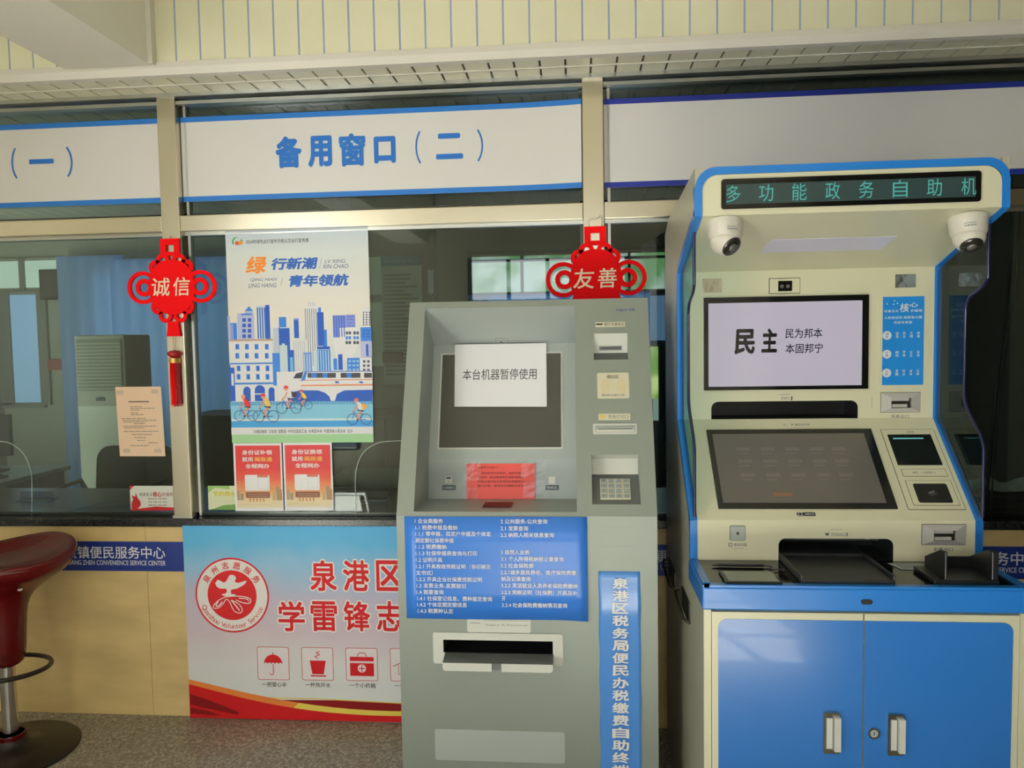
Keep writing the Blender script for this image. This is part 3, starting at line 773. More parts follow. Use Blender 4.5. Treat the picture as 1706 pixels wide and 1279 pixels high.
a, b, c_, d = FP.box(209, 662, 285, 778)
r = thing('notice_sheet', 'pinkish printed notice sheet taped on the left window beside the tassel', 'notice', ((a+c_)/2, GY, b))
F_ = Fr(FP.o, (1, 0, -0.004), (-0.022, 0, 1))
a, b, c_, d = F_.box(209, 662, 285, 778)
m = MB(); m.fbox(F_, (a, b, c_, d), 0.0001, 0.0008, pc(236, 206, 176)); m.build('sheet', r)
m = MB(); w, h = c_-a, d-b; ink = pc(122, 104, 92)
m.rect(F_, (a+w*.27, b+h*.775, a+w*.72, b+h*.795), .001, ink)
random.seed(3)
for k, (y, x0, x1) in enumerate([(.71, .3, .55), (.685, .3, .84), (.66, .3, .5), (.62, .3, .46), (.595, .3, .58), (.54, .08, .62), (.515, .12, .85), (.49, .12, .62), (.465, .35, .6), (.43, .12, .83), (.405, .14, .58), (.355, .12, .88), (.31, .28, .74), (.265, .34, .6), (.225, .4, .58), (.19, .65, .86), (.15, .25, .66)]):
    x = x0
    while x < x1-.01:
        q = min(x1, x+random.uniform(.05, .13)); m.rect(F_, (a+w*x, b+h*y, a+w*q, b+h*(y+.009)), .001, ink); x = q+.012
m.build('printed_lines', r)
for x, y in ((.1, .92), (.86, .93), (.16, .08), (.84, .08)): m = MB(); m.flat(F_, rr((a+w*(x-.08), b+h*(y-.03), a+w*(x+.08), b+h*(y+.03)), .005), .0012, pc(206, 184, 160)); m.build('tape', r)

# ------------------------------------------------------------------ volunteer-service banner on the counter front
FB = plane_y(-0.0145)
bu0 = FB.uv(311, 1040)[0]; bv0, bv1 = 0.003, FB.uv(480, 876)[1]; bu1 = FB.uv(1040, 1040)[0]
ba = thing('banner', 'sky-blue and white volunteer service banner with red characters on the counter front', 'banner', (bu0, 0, 0))
rampmat('banner_sky', 'Z', 0, bv1, [(0.0, (226, 232, 228)), (0.28, (224, 224, 222)), (0.45, (214, 198, 206)), (0.62, (202, 192, 210)), (0.78, (150, 192, 222)), (0.92, (92, 176, 222)), (1.0, (84, 170, 220))], 0.4, 0.16, 5)
m = MB(); m.fbox(FB, (bu0, bv0, bu1, bv1), 0.0, 0.0012, 'banner_sky'); m.build('sheet', ba)
m = MB(); w = .0016; RED, DRED, ORG, YEL = pc(196, 24, 30), pc(130, 16, 22), pc(224, 130, 60), pc(226, 206, 90)
U = lambda px, py: FB.uv(px, py)
top = bez((315, 1139), (400, 1160), (500, 1190), (690, 1188)); m.flat(FB, [U(317, 1194.5), U(690, 1203.5)]+[U(*p) for p in top[::-1]], w, RED)
m.flat(FB, [U(450, 1165)]+[U(*p) for p in bez((450, 1165), (520, 1180), (600, 1186), (690, 1185))]+[U(690, 1171), U(560, 1166)], w+.0001, DRED)
ou = bez((315, 1131), (400, 1150), (520, 1186), (690, 1184)); inn = bez((315, 1139), (400, 1160), (500, 1194), (690, 1192))
for p, q, r1, r2 in zip(ou[:-1], ou[1:], inn[:-1], inn[1:]): m.flat(FB, [U(*r1), U(*r2), U(*q), U(*p)], w+.0003, ORG if p[0] < 480 else YEL)
m.pline(FB, [(450, 1162), (520, 1163), (690, 1172)], .004, w+.0002, YEL)
m.flat(FB, [U(*p) for p in ((317, 1155), (350, 1166), (400, 1186), (395, 1190), (340, 1178), (317, 1172))], w+.0004, DRED)
m.flat(FB, [U(*p) for p in ((318, 1178), (350, 1184), (370, 1192), (318, 1188))], w+.0004, DRED)
m.build('red_ribbon', ba)
m = MB(); c0 = U(387, 991); R_ = abs(U(448.5, 991)[0]-c0[0])
m.disc(FB, c0, R_, w, RED, 56); m.disc(FB, c0, R_*.955, w+.0003, pc(240, 238, 232), 56); m.disc(FB, c0, R_*.665, w+.0005, RED, 56)
wt = pc(240, 238, 232)
def blob(pts, q=.0007): m.flat(FB, [U(300+x/3.0525, 860+y/3.0525) for x, y in smooth_path(pts, 5)], w+q, wt)
# stylised white character of the emblem: dove-like top, three looping strokes below
blob([(180, 340), (192, 322), (206, 326), (226, 335), (242, 318), (254, 298), (274, 298), (286, 312), (280, 330), (300, 336), (338, 326), (326, 346), (290, 366), (262, 372), (262, 392), (284, 396), (270, 404), (232, 404), (212, 396), (236, 388), (236, 368), (206, 366), (188, 356)][::-1])
def loop(pts, t0): m.line(FB, [U(300+x/3.0525, 860+y/3.0525) for x, y in smooth_path(pts, 6)], t0, w+.0008, wt)
loop([(232, 408), (200, 424), (172, 452), (176, 466), (200, 462), (222, 440), (236, 420), (252, 432), (276, 478), (304, 490), (318, 474), (300, 444), (262, 424)], .0034)
loop([(232, 408), (290, 404), (340, 410), (362, 424), (352, 440), (322, 438), (286, 424)], .0036)
loop([(196, 430), (184, 454), (200, 452), (216, 432)], .0040); loop([(262, 424), (290, 458), (304, 478)], .0050); loop([(300, 414), (340, 418), (352, 430)], .0040)
for k, ch in enumerate('泉州志愿服务'):
    a_ = math.radians(90+57-k*22.8); m.tchar(FB, ch, (c0[0]+R_*.80*math.cos(a_), c0[1]+R_*.80*math.sin(a_)), R_*.20, a_-pi/2, w+.0007, RED, .02)
for k, ch in enumerate('Quanzhou Volunteer Service'):
    a_ = math.radians(270-66+k*5.25)
    if ch != ' ': m.tchar(FB, ch, (c0[0]+R_*.82*math.cos(a_), c0[1]+R_*.82*math.sin(a_)), R_*.19, a_+pi/2, w+.0007, RED, 0)
m.build('round_emblem', ba)
m = MB()
for st, bx in (('泉', (517, 933, 561, 984)), ('港', (572, 933, 615, 984)), ('区', (627, 933, 671, 984)), ('学', (464, 1001, 508, 1051)), ('雷', (518, 1001, 562, 1051)), ('锋', (573, 1001, 617, 1051)), ('志', (628, 1001, 671, 1051)), ('愿', (682, 1001, 725, 1052))):
    x0, y0, x1, y1 = bx; m.ptext(FB, st, x0-2.5, y0-2.5, x1+2.5, y1+2.5, w, wt, .072); m.ptext(FB, st, x0, y0, x1, y1, w+.0004, RED, .026)
for st, x0, x1 in (('一把爱心伞', 437, 478), ('一杯热开水', 509, 551), ('一个小药箱', 582, 626), ('一包纸巾', 657, 693)): m.ptext(FB, st, x0, 1135.5+(x0-437)*.012, x1, 1143.5+(x0-437)*.012, w, pc(60, 50, 46), .012)
m.build('lettering', ba)
def icon(x0, kind):
    m = MB(); y0 = 1077+(x0-429)*.012; r_ = FB.box(x0, y0, x0+53, y0+55); a, b, c_, d = r_; W, H = c_-a, d-b
    m.fprism(FB, rr(r_, .008), 0.0013, 0.0014, pc(190, 70, 66)); q = .0024; m.flat(FB, rr((a+q, b+q, c_-q, d-q), .0065), w, pc(232, 226, 226))
    B = lambda x, y: (a+W*x, b+H*y)
    if kind == 'umbrella':
        pts = [B(.5+.29*math.cos(t), .48+.29*math.sin(t)) for t in [pi*i/14 for i in range(15)]]
        m.flat(FB, pts, w+.0002, RED)
        for k in range(5): m.disc(FB, B(.27+.115*k, .475), W*.055, w+.0003, pc(232, 226, 226), 12)
        m.line(FB, [B(.5, .84), B(.5, .76)], .003, w+.0004, RED); m.line(FB, [B(.5, .5)]+[B(.5-.06+.06*math.cos(t), .22+.06*math.sin(t)) for t in [0, -.6, -1.2, -1.8, -2.4, -3.0]], .003, w+.0004, RED)
    elif kind == 'cup':
        m.flat(FB, [B(.33, .19), B(.69, .19), B(.76, .60), B(.26, .60)], w+.0002, RED); m.rect(FB, (*B(.28, .12), *B(.76, .16)), w+.0002, RED)
        m.line(FB, [B(*p) for p in ((.52, .66), (.42, .72), (.58, .78), (.46, .84), (.58, .88))], .003, w+.0002, RED)
    elif kind == 'box':
        m.rect(FB, (*B(.13, .15), *B(.88, .54)), w+.0002, RED); m.rect(FB, (*B(.13, .60), *B(.88, .73)), w+.0002, RED); m.line(FB, [B(.36, .74), B(.42, .85), B(.60, .85), B(.66, .74)], .003, w+.0002, RED)
        m.disc(FB, B(.5, .38), W*.13, w+.0003, pc(232, 226, 226), 20); m.rect(FB, (*B(.40, .365), *B(.60, .395)), w+.0004, RED); m.rect(FB, (*B(.485, .27), *B(.515, .49)), w+.0004, RED)
    else:
        m.line(FB, [B(.1, .45), B(.4, .6), B(.7, .5)], .003, w+.0002, pc(150, 80, 80)); m.frame(FB, (*B(.25, .2), *B(.8, .55)), .003, w+.0002, pc(190, 120, 120))
    m.build('icon_tile', ba)
for k, kd in enumerate(('umbrella', 'cup', 'box', 'tissue')): icon(429+73.7*k, kd)
# ------------------------------------------------------------------ grey service kiosk
mat('kiosk_grey', (130, 138, 130), 0.42, 0.2, var=0.03, vscale=2, bump=0.02, bscale=200)
mat('kiosk_silver', (164, 173, 169), 0.45, 0.1)
mat('kiosk_light', (214, 216, 206), 0.4)
mat('kiosk_dark_grey', (96, 100, 98), 0.45, 0.3)
mat('screen_off', (62, 62, 56), 0.25)
mat('label_cream', (222, 216, 188), 0.45)
GX0, GX1, GYF, GYT, GZB, GZT = -0.556, 0.232, -0.62, -0.352, 0.967, 1.628
gk = thing('self_service_kiosk', 'grey metal self-service kiosk in the middle, its dark screen under a white paper', 'kiosk', ((GX0+GX1)/2, -0.35, 0))
FL = plane_y(GYF)
FT = Fr((0, GYF, GZB), (1, 0, 0), (0, GYT-GYF, GZT-GZB)); TV = math.hypot(GYT-GYF, GZT-GZB)
hole = (-0.503, 0.013, -0.006, 0.690)
ch = FT.box(989, 555, 1046, 599); kh = FT.box(986, 757, 1066, 840)
oh = FL.box(739, 1066, 921, 1087)
m = MB(); g = 'kiosk_grey'
m.panel(FT, (GX0, 0, GX1, TV), [hole, ch, kh], 0, g)
m.panel(FL, (GX0, 0.0, GX1, GZB), [oh], 0, g)
YB = -0.06
m.poly([(GX0, GYF, 0), (GX0, GYF, GZB), (GX0, GYT, GZT), (GX0, YB, GZT), (GX0, YB, 0)], g)
m.poly([(GX1, GYF, 0), (GX1, YB, 0), (GX1, YB, GZT), (GX1, GYT, GZT), (GX1, GYF, GZB)], g)
m.poly([(GX0, GYT, GZT), (GX1, GYT, GZT), (GX1, YB, GZT), (GX0, YB, GZT)], g)
m.poly([(GX0, YB, 0), (GX0, YB, GZT), (GX1, YB, GZT), (GX1, YB, 0)], g)
m.poly([(GX0, GYF, 0), (GX0, YB, 0), (GX1, YB, 0), (GX1, GYF, 0)], g)
m.build('body', gk)
# screen recess
P1 = (-0.22, at(831, 573, -0.22).z); P2 = (-0.36, at(831, 764.5, -0.36).z); P3 = (-0.385, at(831, 831, -0.385).z)
ot = FT.P(0, hole[3]); ob = FT.P(0, hole[1]); x0, x1 = hole[0], hole[2]
prof = [(ot.y, ot.z), P1, P2, P3, (ob.y, ob.z)]
m = MB()
for (a, b), (c, d) in zip(prof[:-1], prof[1:]): m.poly([(x0, c, d), (x1, c, d), (x1, a, b), (x0, a, b)], 'kiosk_silver')
m.poly([(x0, a, b) for a, b in prof], 'kiosk_silver'); m.poly([(x1, a, b) for a, b in prof[::-1]], 'kiosk_silver')
m.build('screen_recess', gk)
FS = Fr((0, P2[0], P2[1]), (1, 0, 0), (0, P1[0]-P2[0], P1[1]-P2[1]))
sb = FS.box(735, 590.5, 934.5, 745.5)
m = MB(); m.fbox(FS, (sb[0]-.006, sb[1]-.006, sb[2]+.006, sb[3]+.006), 0.0, 0.004, 'kiosk_light'); m.build('screen_bezel', gk, bevel=0.001)
m = MB(); m.fbox(FS, sb, 0.0042, 0.006, 'screen_off'); m.build('screen', gk)
FUp = Fr((0, P1[0], P1[1]), (1, 0, 0), (0, ot.y-P1[0], ot.z-P1[1])); m = MB(); q = FUp.box(826, 563, 846, 571.5); m.frame(FUp, q, .0008, .0034, 'kiosk_dark_grey'); m.fbox(FUp, q, 0.0, 0.003, 'kiosk_silver'); m.disc(FUp, FUp.uv(835, 568.5), .0035, .0040, 'black', 16); m.build('webcam', gk, bevel=0.0008)
FW2 = Fr((0, P3[0], P3[1]), (1, 0, 0), (0, P2[0]-P3[0], P2[1]-P3[1]))
for bx, dark in (((742, 793, 753, 805), True), ((914, 794, 925, 806), False)):
    m = MB(); r_ = FW2.box(*bx); m.fbox(FW2, r_, 0, .003, 'kiosk_light')
    if dark: m.flat(FW2, rr((r_[0]+.003, r_[3]-.009, r_[2]-.003, r_[3]-.003), .002), .0035, 'black'); m.disc(FW2, ((r_[0]+r_[2])/2, r_[1]+.006), .002, .0035, 'black', 10)
    m.build('port_cover', gk, bevel=0.001)
for bx, st in (((737, 808, 759, 816), 'USB接口'), ((909, 808, 931, 816), '耳机孔')):
    m = MB(); r_ = FW2.box(*bx); m.fbox(FW2, r_, 0, .0008, mat('label_teal', (40, 66, 78), 0.4)); m.text(FW2, st, (r_[0]+.004, r_[1]+.004, r_[2]-.004, r_[3]-.004), .0012, 'kiosk_light', .01); m.build('port_label', gk)
Ff = Fr((0, ob.y, ob.z), (1, 0, 0), (0, P3[0]-ob.y, P3[1]-ob.z))
m = MB(); m.ppoly(Ff, [(803, 846), (852, 846), (855, 837), (809, 837)], 0.002, 'black'); m.build('scanner_window', gk)
# right column: logo, labels, card reader, sensor plate, slot, keypad
m = MB(); m.ptext(FT, 'inspur', 1026, 513.5, 1046, 519.5, .0006, mat('logo_blue', (40, 62, 120), 0.4), .015, .15); m.ptext(FT, '浪潮', 1048, 513.5, 1057, 518, .0006, 'logo_blue', .01); m.build('maker_logo', gk)
m = MB(); m.fbox(FT, FT.box(992, 536.5, 1041, 544.5), 0, .0008, 'label_cream'); m.prect(FT, 993, 539, 1004, 541.5, .0012, 'letter_black'); m.ptext(FT, '银行卡服务区', 1006.5, 537.5, 1040, 543, .0012, 'letter_black', .008); m.build('reader_label', gk)
u0, v0, u1, v1 = ch; vm = FT.shift(-.03).uv(1010, 588)[1]
m = MB(); L = 'kiosk_light'
m.poly([FT.P(u0, vm, -.03), FT.P(u1, vm, -.03), FT.P(u1, v1, -.001), FT.P(u0, v1, -.001)], L)
m.poly([FT.P(u0, v0), FT.P(u1, v0), FT.P(u1, vm, -.03), FT.P(u0, vm, -.03)], 'kiosk_dark_grey')
for u in (u0, u1): m.poly([FT.P(u, v0), FT.P(u, vm, -.03), FT.P(u, v1)], 'kiosk_grey')
m.build('card_reader', gk)
FC = Fr(FT.P(0, vm, -.03), (1, 0, 0), FT.P(0, v1, -.001)-FT.P(0, vm, -.03))
m = MB(); m.fbox(FC, FC.box(998, 576, 1036, 583.5), 0, .003, 'kiosk_dark_grey'); m.prect(FC, 1000, 578, 1034, 581.5, .0034, 'black'); m.build('card_slot', gk)
m = MB(); r_ = FT.box(995, 621, 1048, 664); m.fprism(FT, rr(r_, .006), 0, .0025, 'label_cream'); W, H = r_[2]-r_[0], r_[3]-r_[1]
cx, cy = r_[0]+W/2, r_[1]+H*.46; ye = mat('sensor_yellow', (222, 200, 110), 0.4)
for k in range(6):
    for a in (0, pi): m.pring(FT, (cx, cy), W*(.14+k*.05), W*(.125+k*.05), .003, ye, 14, a-.75, a+.75)
m.ptext(FT, '感应区', 1011, 625, 1031, 631, .003, 'letter_black', .01); m.ptext(FT, '请将身份证置于此处', 1002, 656.5, 1041, 660.5, .003, 'letter_grey', .01)
m.build('sensor_plate', gk)
m = MB(); m.fbox(FT, FT.box(997, 689, 1050, 699.5), 0, .0008, 'label_cream'); m.prect(FT, 1000, 691, 1009, 697.5, .0011, ye); m.ptext(FT, '凭条打印口', 1013, 691, 1047, 697.5, .0012, 'letter_grey', .008); m.build('slot_label', gk)
m = MB(); r_ = FT.box(988, 706, 1061, 723.5); m.fprism(FT, rr(r_, .004), 0, .004, 'kiosk_light'); m.prect(FT, 991, 709, 1058, 720, .0044, 'kiosk_silver'); m.fbox(FT, FT.box(993, 714, 1056, 721), .0044, .010, 'kiosk_light'); m.prect(FT, 995, 715, 1054, 716.3, .0106, 'black'); m.build('receipt_slot', gk, bevel=0.0008)
u0, v0, u1, v1 = kh; D = .055; vk = FT.shift(-D).uv(1020, 790)[1]
m = MB()
m.poly([FT.P(u0, vk, -D), FT.P(u1, vk, -D), FT.P(u1, v1, -D), FT.P(u0, v1, -D)], L); m.poly([FT.P(u0, v1), FT.P(u1, v1), FT.P(u1, v1, -D), FT.P(u0, v1, -D)], L)
m.poly([FT.P(u0, v0), FT.P(u1, v0), FT.P(u1, vk, -D), FT.P(u0, vk, -D)], 'kiosk_dark_grey')
for u in (u0, u1): m.poly([FT.P(u, v0), FT.P(u, vk, -D), FT.P(u, v1, -D), FT.P(u, v1)], 'kiosk_silver')
m.build('keypad_recess', gk)
FK = Fr(FT.P(0, v0), (1, 0, 0), FT.P(0, vk, -D)-FT.P(0, v0))
kp = FK.box(1000, 798, 1050, 832)
m = MB(); m.fbox(FK, kp, 0, .003, 'label_cream'); kpo = m.build('keypad', gk)
m = MB()
for i in range(4):
    for j in range(4):
        w, h = (kp[2]-kp[0])/4, (kp[3]-kp[1])/4
        a, b = kp[0]+w*i, kp[1]+h*(3-j); m.fbox(FK, (a+w*.1, b+h*.14, a+w*.9, b+h*.86), .003, .006, 'kiosk_silver')
        st = ('1', '2', '3', '取消', '4', '5', '6', '更正', '7', '8', '9', ' ', '*', '0', '#', '确认')[j*4+i]
        if st.strip(): m.text(FK, st, (a+w*(.4 if len(st) == 1 else .25), b+h*.3, a+w*(.6 if len(st) == 1 else .75), b+h*.7), .0065, 'letter_grey')
m.build('keys', kpo)
# lower front: outlet with tray, small label plate, blank plates
m = MB(); r_ = FL.box(722, 1054, 938, 1106)
m.fprism(FL, rr((r_[0], oh[3], r_[2], r_[3]), .008, corners=(0, 0, 1, 1)), 0, .004, L); m.fprism(FL, rr((r_[0], r_[1], oh[0], oh[3]), .008, corners=(1, 0, 0, 0)), 0, .004, L); m.fprism(FL, rr((oh[2], r_[1], r_[2], oh[3]), .008, corners=(0, 1, 0, 0)), 0, .004, L); m.fbox(FL, (oh[0], r_[1], oh[2], oh[1]), 0, .004, L)
m.build('outlet_bezel', gk)
m = MB(); m.tub(FL, oh, .12, 'black', wo=.0042); m.build('outlet_opening', gk)
m = MB(); TD = .055; FT2 = FL.shift(TD)
a, b = FT2.uv(737, 1100)[0], FT2.uv(921, 1100)[0]; zt = FL.uv(830, 1087)[1]; zl = FT2.uv(830, 1105.5)[1]; zb = FT2.uv(830, 1119)[1]
for (p, q) in ((a, FT2.uv(819, 1100)[0]), (FT2.uv(835, 1100)[0], b)):
    m.fprism(FL, rr((p, zb, q, zl), .010, corners=(p == a, q == b, 0, 0)), TD-.006, TD, 'kiosk_light')
m.fprism(FL, rr((a+.001, zb+.003, b-.001, zl-.001), .009, corners=(1, 1, 0, 0)), .004, TD-.0065, 'kiosk_dark_grey')
m.poly([FL.P(a, zl, TD), FL.P(b, zl, TD), FL.P(b, zt, .004), FL.P(a, zt, .004)], 'kiosk_dark_grey')
for u in (a, b): m.poly([FL.P(u, zb+.012, .004), FL.P(u, zb+.012, TD-.006), FL.P(u, zl, TD-.006), FL.P(u, zt, .004)], 'kiosk_silver')
m.build('outlet_tray', gk)
m = MB(); r_ = FL.box(778, 1005, 884, 1053); m.fprism(FL, rr(r_, .007), 0, .0016, L); ink = pc(120, 122, 112)
m.prect(FL, 805, 1033, 881, 1033.6, .002, ink); m.prect(FL, 784, 1036.5, 800, 1037.5, .002, ink); m.ptext(FL, 'Inspur E-Terminal', 810, 1039, 878, 1043, .002, ink); m.build('type_plate', gk)
m = MB(); r_ = FL.box(725, 1216, 941, 1268); m.fprism(FL, rr(r_, .008), 0, .002, 'kiosk_silver'); m.build('lower_plate', gk, bevel=.0008)
m = MB(); m.fprism(FL, rr(FL.box(1003, 877, 1052, 899), .004), 0, .0008, g); m.build('blank_plate', gk)
m = MB(); m.fprism(FL, rr(FL.box(1000, 910, 1058, 950), .004), 0, .0008, g); m.build('blank_plate', gk)

# paper notices stuck on the grey kiosk
r = thing('paper_notice', 'white paper with one line of black characters hung over the grey kiosk screen', 'notice', (FS.P(-.25, .2, 0)))
FN = FS.shift(.012)
cs = [FN.uv(757, 677.5), FN.uv(911, 677.5), FN.uv(910, 571.5), FN.uv(758, 574)]
m = MB(); m.fprism(FN, cs, 0, .0008, 'paper_white'); m.build('sheet', r)
m = MB(); m.text(FN, '本台机器暂停使用', FN.box(771, 614.5, 894, 632.5), .0012, 'letter_black', .0, 0.0); m.build('lettering', r)
r = thing('red_notice', 'small red printed notice taped below the dark screen of the grey kiosk', 'notice', (FW2.P(-.25, .0, 0)))
mat('notice_red', (226, 66, 52), 0.35)
FR = FW2.shift(.004); m = MB(); nb = FR.box(777.5, 772, 891, 831); m.fbox(FR, nb, 0, .0008, 'notice_red'); m.build('sheet', r)
m = MB(); W, H = nb[2]-nb[0], nb[3]-nb[1]; ink = pc(120, 40, 32)
for st, x0, x1, y in (('温馨提示纳税人：', .16, .48, .86), ('现因系统升级维护，自助终端暂', .22, .84, .70), ('停使用，给您带来的不便敬请谅解', .16, .84, .58), ('如需办理涉税业务请到办税服务厅', .16, .84, .46), ('窗口办理，感谢您的理解与支持', .16, .84, .34)):
    m.text(FR, st, (nb[0]+W*x0, nb[1]+H*y, nb[0]+W*x1, nb[1]+H*(y+.065)), .0012, ink, .008)
m.build('lettering', r)
mat('clear_tape', (250, 240, 235), 0.08, spec=0.9); tp = glassmat('tape_film', (0.93, 0.93, 0.93), 0.04, 0.15)
for bx in ((771, 768, 800, 800), (868, 765, 912, 795), (872, 800, 915, 828), (770, 812, 796, 834)):
    m = MB(); a, b, c_, d = FR.box(*bx); random.seed(int(bx[0])); nx = 6; vs = []
    for i in range(nx+1):
        for j in range(nx+1): vs.append(FR.P(a+(c_-a)*i/nx, b+(d-b)*j/nx, .0016+random.random()*.0018))
    m.add(vs, [(i*(nx+1)+j, (i+1)*(nx+1)+j, (i+1)*(nx+1)+j+1, i*(nx+1)+j+1) for i in range(nx) for j in range(nx)], tp); m.build('clear_tape', r)

mat('sheet_blue', (52, 116, 206), 0.27, spec=0.4, var=0.03, vscale=6)
mat('sheet_sky', (70, 130, 205), 0.14)
ib = FL.box(676, 857.5, 979, 1031)
ib = (ib[0], ib[1], ib[2], GZB-.001)
r = thing('service_list', 'wide blue sheet of numbered service items in white on the grey kiosk front', 'poster', (FL.P(-.25, .8, 0)))
m = MB(); nx = 16; vs = []
for i in range(nx+1):
    t = i/nx
    for j in range(5):
        k = j/4; vs.append(FL.P(ib[0]+(ib[2]-ib[0])*t, ib[1]+(ib[3]-ib[1])*k, .0030+.0020*math.sin(t*5.0)*(1-k)+(0.010*max(0, t-.82)**2/.03*(1-k))))
m.add(vs, [(i*5+j, (i+1)*5+j, (i+1)*5+j+1, i*5+j+1) for i in range(nx) for j in range(4)], 'sheet_blue', True); m.build('sheet', r, solid=.0008)
m = MB(); FI = FL.shift(.0068)
def zl(px0, px1, y0, st): m.ptext(FI, st, px0, y0-4, px1, y0+4, 0, 'letter_white', .018)
LN = [('1 企业类服务', 691, 738, 867.5), ('1.1 税费申报及缴纳', 692, 762, 878.5), ('1.1.1 零申报、双定户申报及个体定', 692, 818, 889), ('期定额社保费申报', 692, 756, 900), ('1.1.2 税费缴纳', 692, 744, 910.5), ('1.1.3 社保申报表查询与打印', 692.5, 795, 921.5), ('1.2 证明开具', 693, 737, 932.5), ('1.2.1 开具税收完税证明（非印刷及', 693, 818, 943.5), ('文书式）', 693, 721, 954), ('1.2.2 开具企业社保费完税证明', 694, 803, 965), ('1.3 发票业务-发票验旧', 694, 776, 975.5), ('1.4 我要查询', 694, 739, 986), ('1.4.1 社保登记信息、费种鉴定查询', 695, 820, 997), ('1.4.2 个体定期定额信息', 695, 778, 1007), ('1.4.3 税费种认定', 696, 755, 1017.5)]
RN = [('2 公共服务-公共查询', 834, 912, 868.5), ('2.1 发票查询', 834, 880, 880), ('2.2 纳税人相关信息查询', 834, 923, 891), ('3 自然人业务', 834.5, 882, 919.5), ('3.1 个人所得税纳税记录查询', 835, 939, 931), ('3.2 社会保险费', 834, 889, 942), ('3.2.1城乡居民养老、医疗保险费缴', 834, 960, 953.5), ('纳及记录查询', 835, 884, 964), ('3.2.2 灵活就业人员养老保险费缴纳', 835, 962, 975.5), ('3.2.3 完税证明（社保费）开具及补', 835, 962, 987), ('开', 836, 842, 997), ('3.2.4 社会保险费缴纳情况查询', 836, 945, 1008)]
for st, a, b, y in LN+RN: zl(a, b, y, st)
m.build('lettering', r)

vb = FL.box(998.5, 951.5, 1067.5, 1200); vb = (vb[0], 0.06, vb[2], vb[3])
r = thing('vertical_strip', 'narrow vertical blue strip with one column of white characters on the grey kiosk', 'poster', (FL.P((vb[0]+vb[2])/2, .06, 0)))
m = MB(); n = 40; vs = []
for i in range(n+1):
    t = i/n; z = vb[1]+(vb[3]-vb[1])*t; o_ = .0025+.0022*math.sin(t*17)*math.sin(t*5)**2
    e = .0012*math.sin(t*31)
    for q in (vb[0]+e, vb[0]+.01, (vb[0]+vb[2])/2, vb[2]-.01, vb[2]+e*.6): vs.append(FL.P(q, z, o_))
m.add(vs, [(i*5+j, i*5+j+1, (i+1)*5+j+1, (i+1)*5+j) for i in range(n) for j in range(4)], 'sheet_sky', True); m.build('sheet', r, solid=.0008)
m = MB(); FV = FL.shift(.0066)
for k, chx in enumerate('泉港区税务局便民办税缴费自助终端'):
    y = 971.5+k*20.75; m.ptext(FV, chx, 1020, y-9, 1047+k*.1, y+9, 0, 'letter_white', .03)
m.build('lettering', r)

# ------------------------------------------------------------------ blue and cream multi-function kiosk
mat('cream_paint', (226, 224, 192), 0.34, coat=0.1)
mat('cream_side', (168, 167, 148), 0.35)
mat('kiosk_blue', (34, 110, 188), 0.28, coat=0.15)
mat('kiosk_blue_door', (42, 104, 176), 0.22, coat=0.2)
mat('seam_dark', (86, 82, 60), 0.6)
mat('wing_edge', (10, 14, 62), 0.35)
KX0, KX1 = 0.318, 1.112
YC, YBK, YLP, YLG = -0.80, -0.435, -0.70, -0.93
ZT, ZCB, ZU, ZBB, ZLP, ZLT, ZLB = 1.945, 1.818, 1.700, 1.236, 0.976, 0.862, 0.797
bk = thing('multifunction_kiosk', 'tall blue and cream kiosk with lit title bar, two screens and lower double doors', 'kiosk', ((KX0+KX1)/2, -0.5, 0))
PT = .018
prof = [(YC, ZT), (YC, ZCB), (YBK, ZU), (YBK, ZBB), (YLP, ZLP), (YLP, ZLT), (YLG+.012, ZLT), (YLG+.012, 0), (-.1, 0), (-.1, 1.86), (-.2, 1.90)]
for x in (KX0, KX1-PT):
    m = MB(); A = [(x, a, b) for a, b in prof]; B = [(x+PT, a, b) for a, b in prof]; n = len(prof)
    # flank split so that the concave outline triangulates cleanly
    parts = [[0, 1, 2, 10], [2, 3, 9, 10], [3, 8, 9], [3, 4, 5, 8], [5, 6, 7, 8]]
    fs = [tuple(reversed(p)) for p in parts]+[tuple(k+n for k in p) for p in parts]+[(k, (k+1) % n, n+(k+1) % n, n+k) for k in range(n)]
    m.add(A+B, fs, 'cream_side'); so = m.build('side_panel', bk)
    if x == KX0:
        for bx, nm in (((1115, 928, 1126, 984), 'side_handle'), ((1138, 976, 1150, 1040), 'side_handle')):
            p = at_x((bx[0]+bx[2])/2, (bx[1]+bx[3])/2, KX0); a1 = at_x(bx[0], bx[1], KX0); b1 = at_x(bx[2], bx[3], KX0)
            m = MB(); m.box((KX0-.004, a1.y, b1.z), (KX0-.0005, b1.y, a1.z), 'black'); m.tube([(KX0-.004, a1.y+.02, a1.z-.01), (KX0-.022, a1.y+.02, a1.z-.025), (KX0-.022, b1.y-.02, b1.z+.025), (KX0-.004, b1.y-.02, b1.z+.01)], .004, 'dark_metal'); m.build(nm, so)
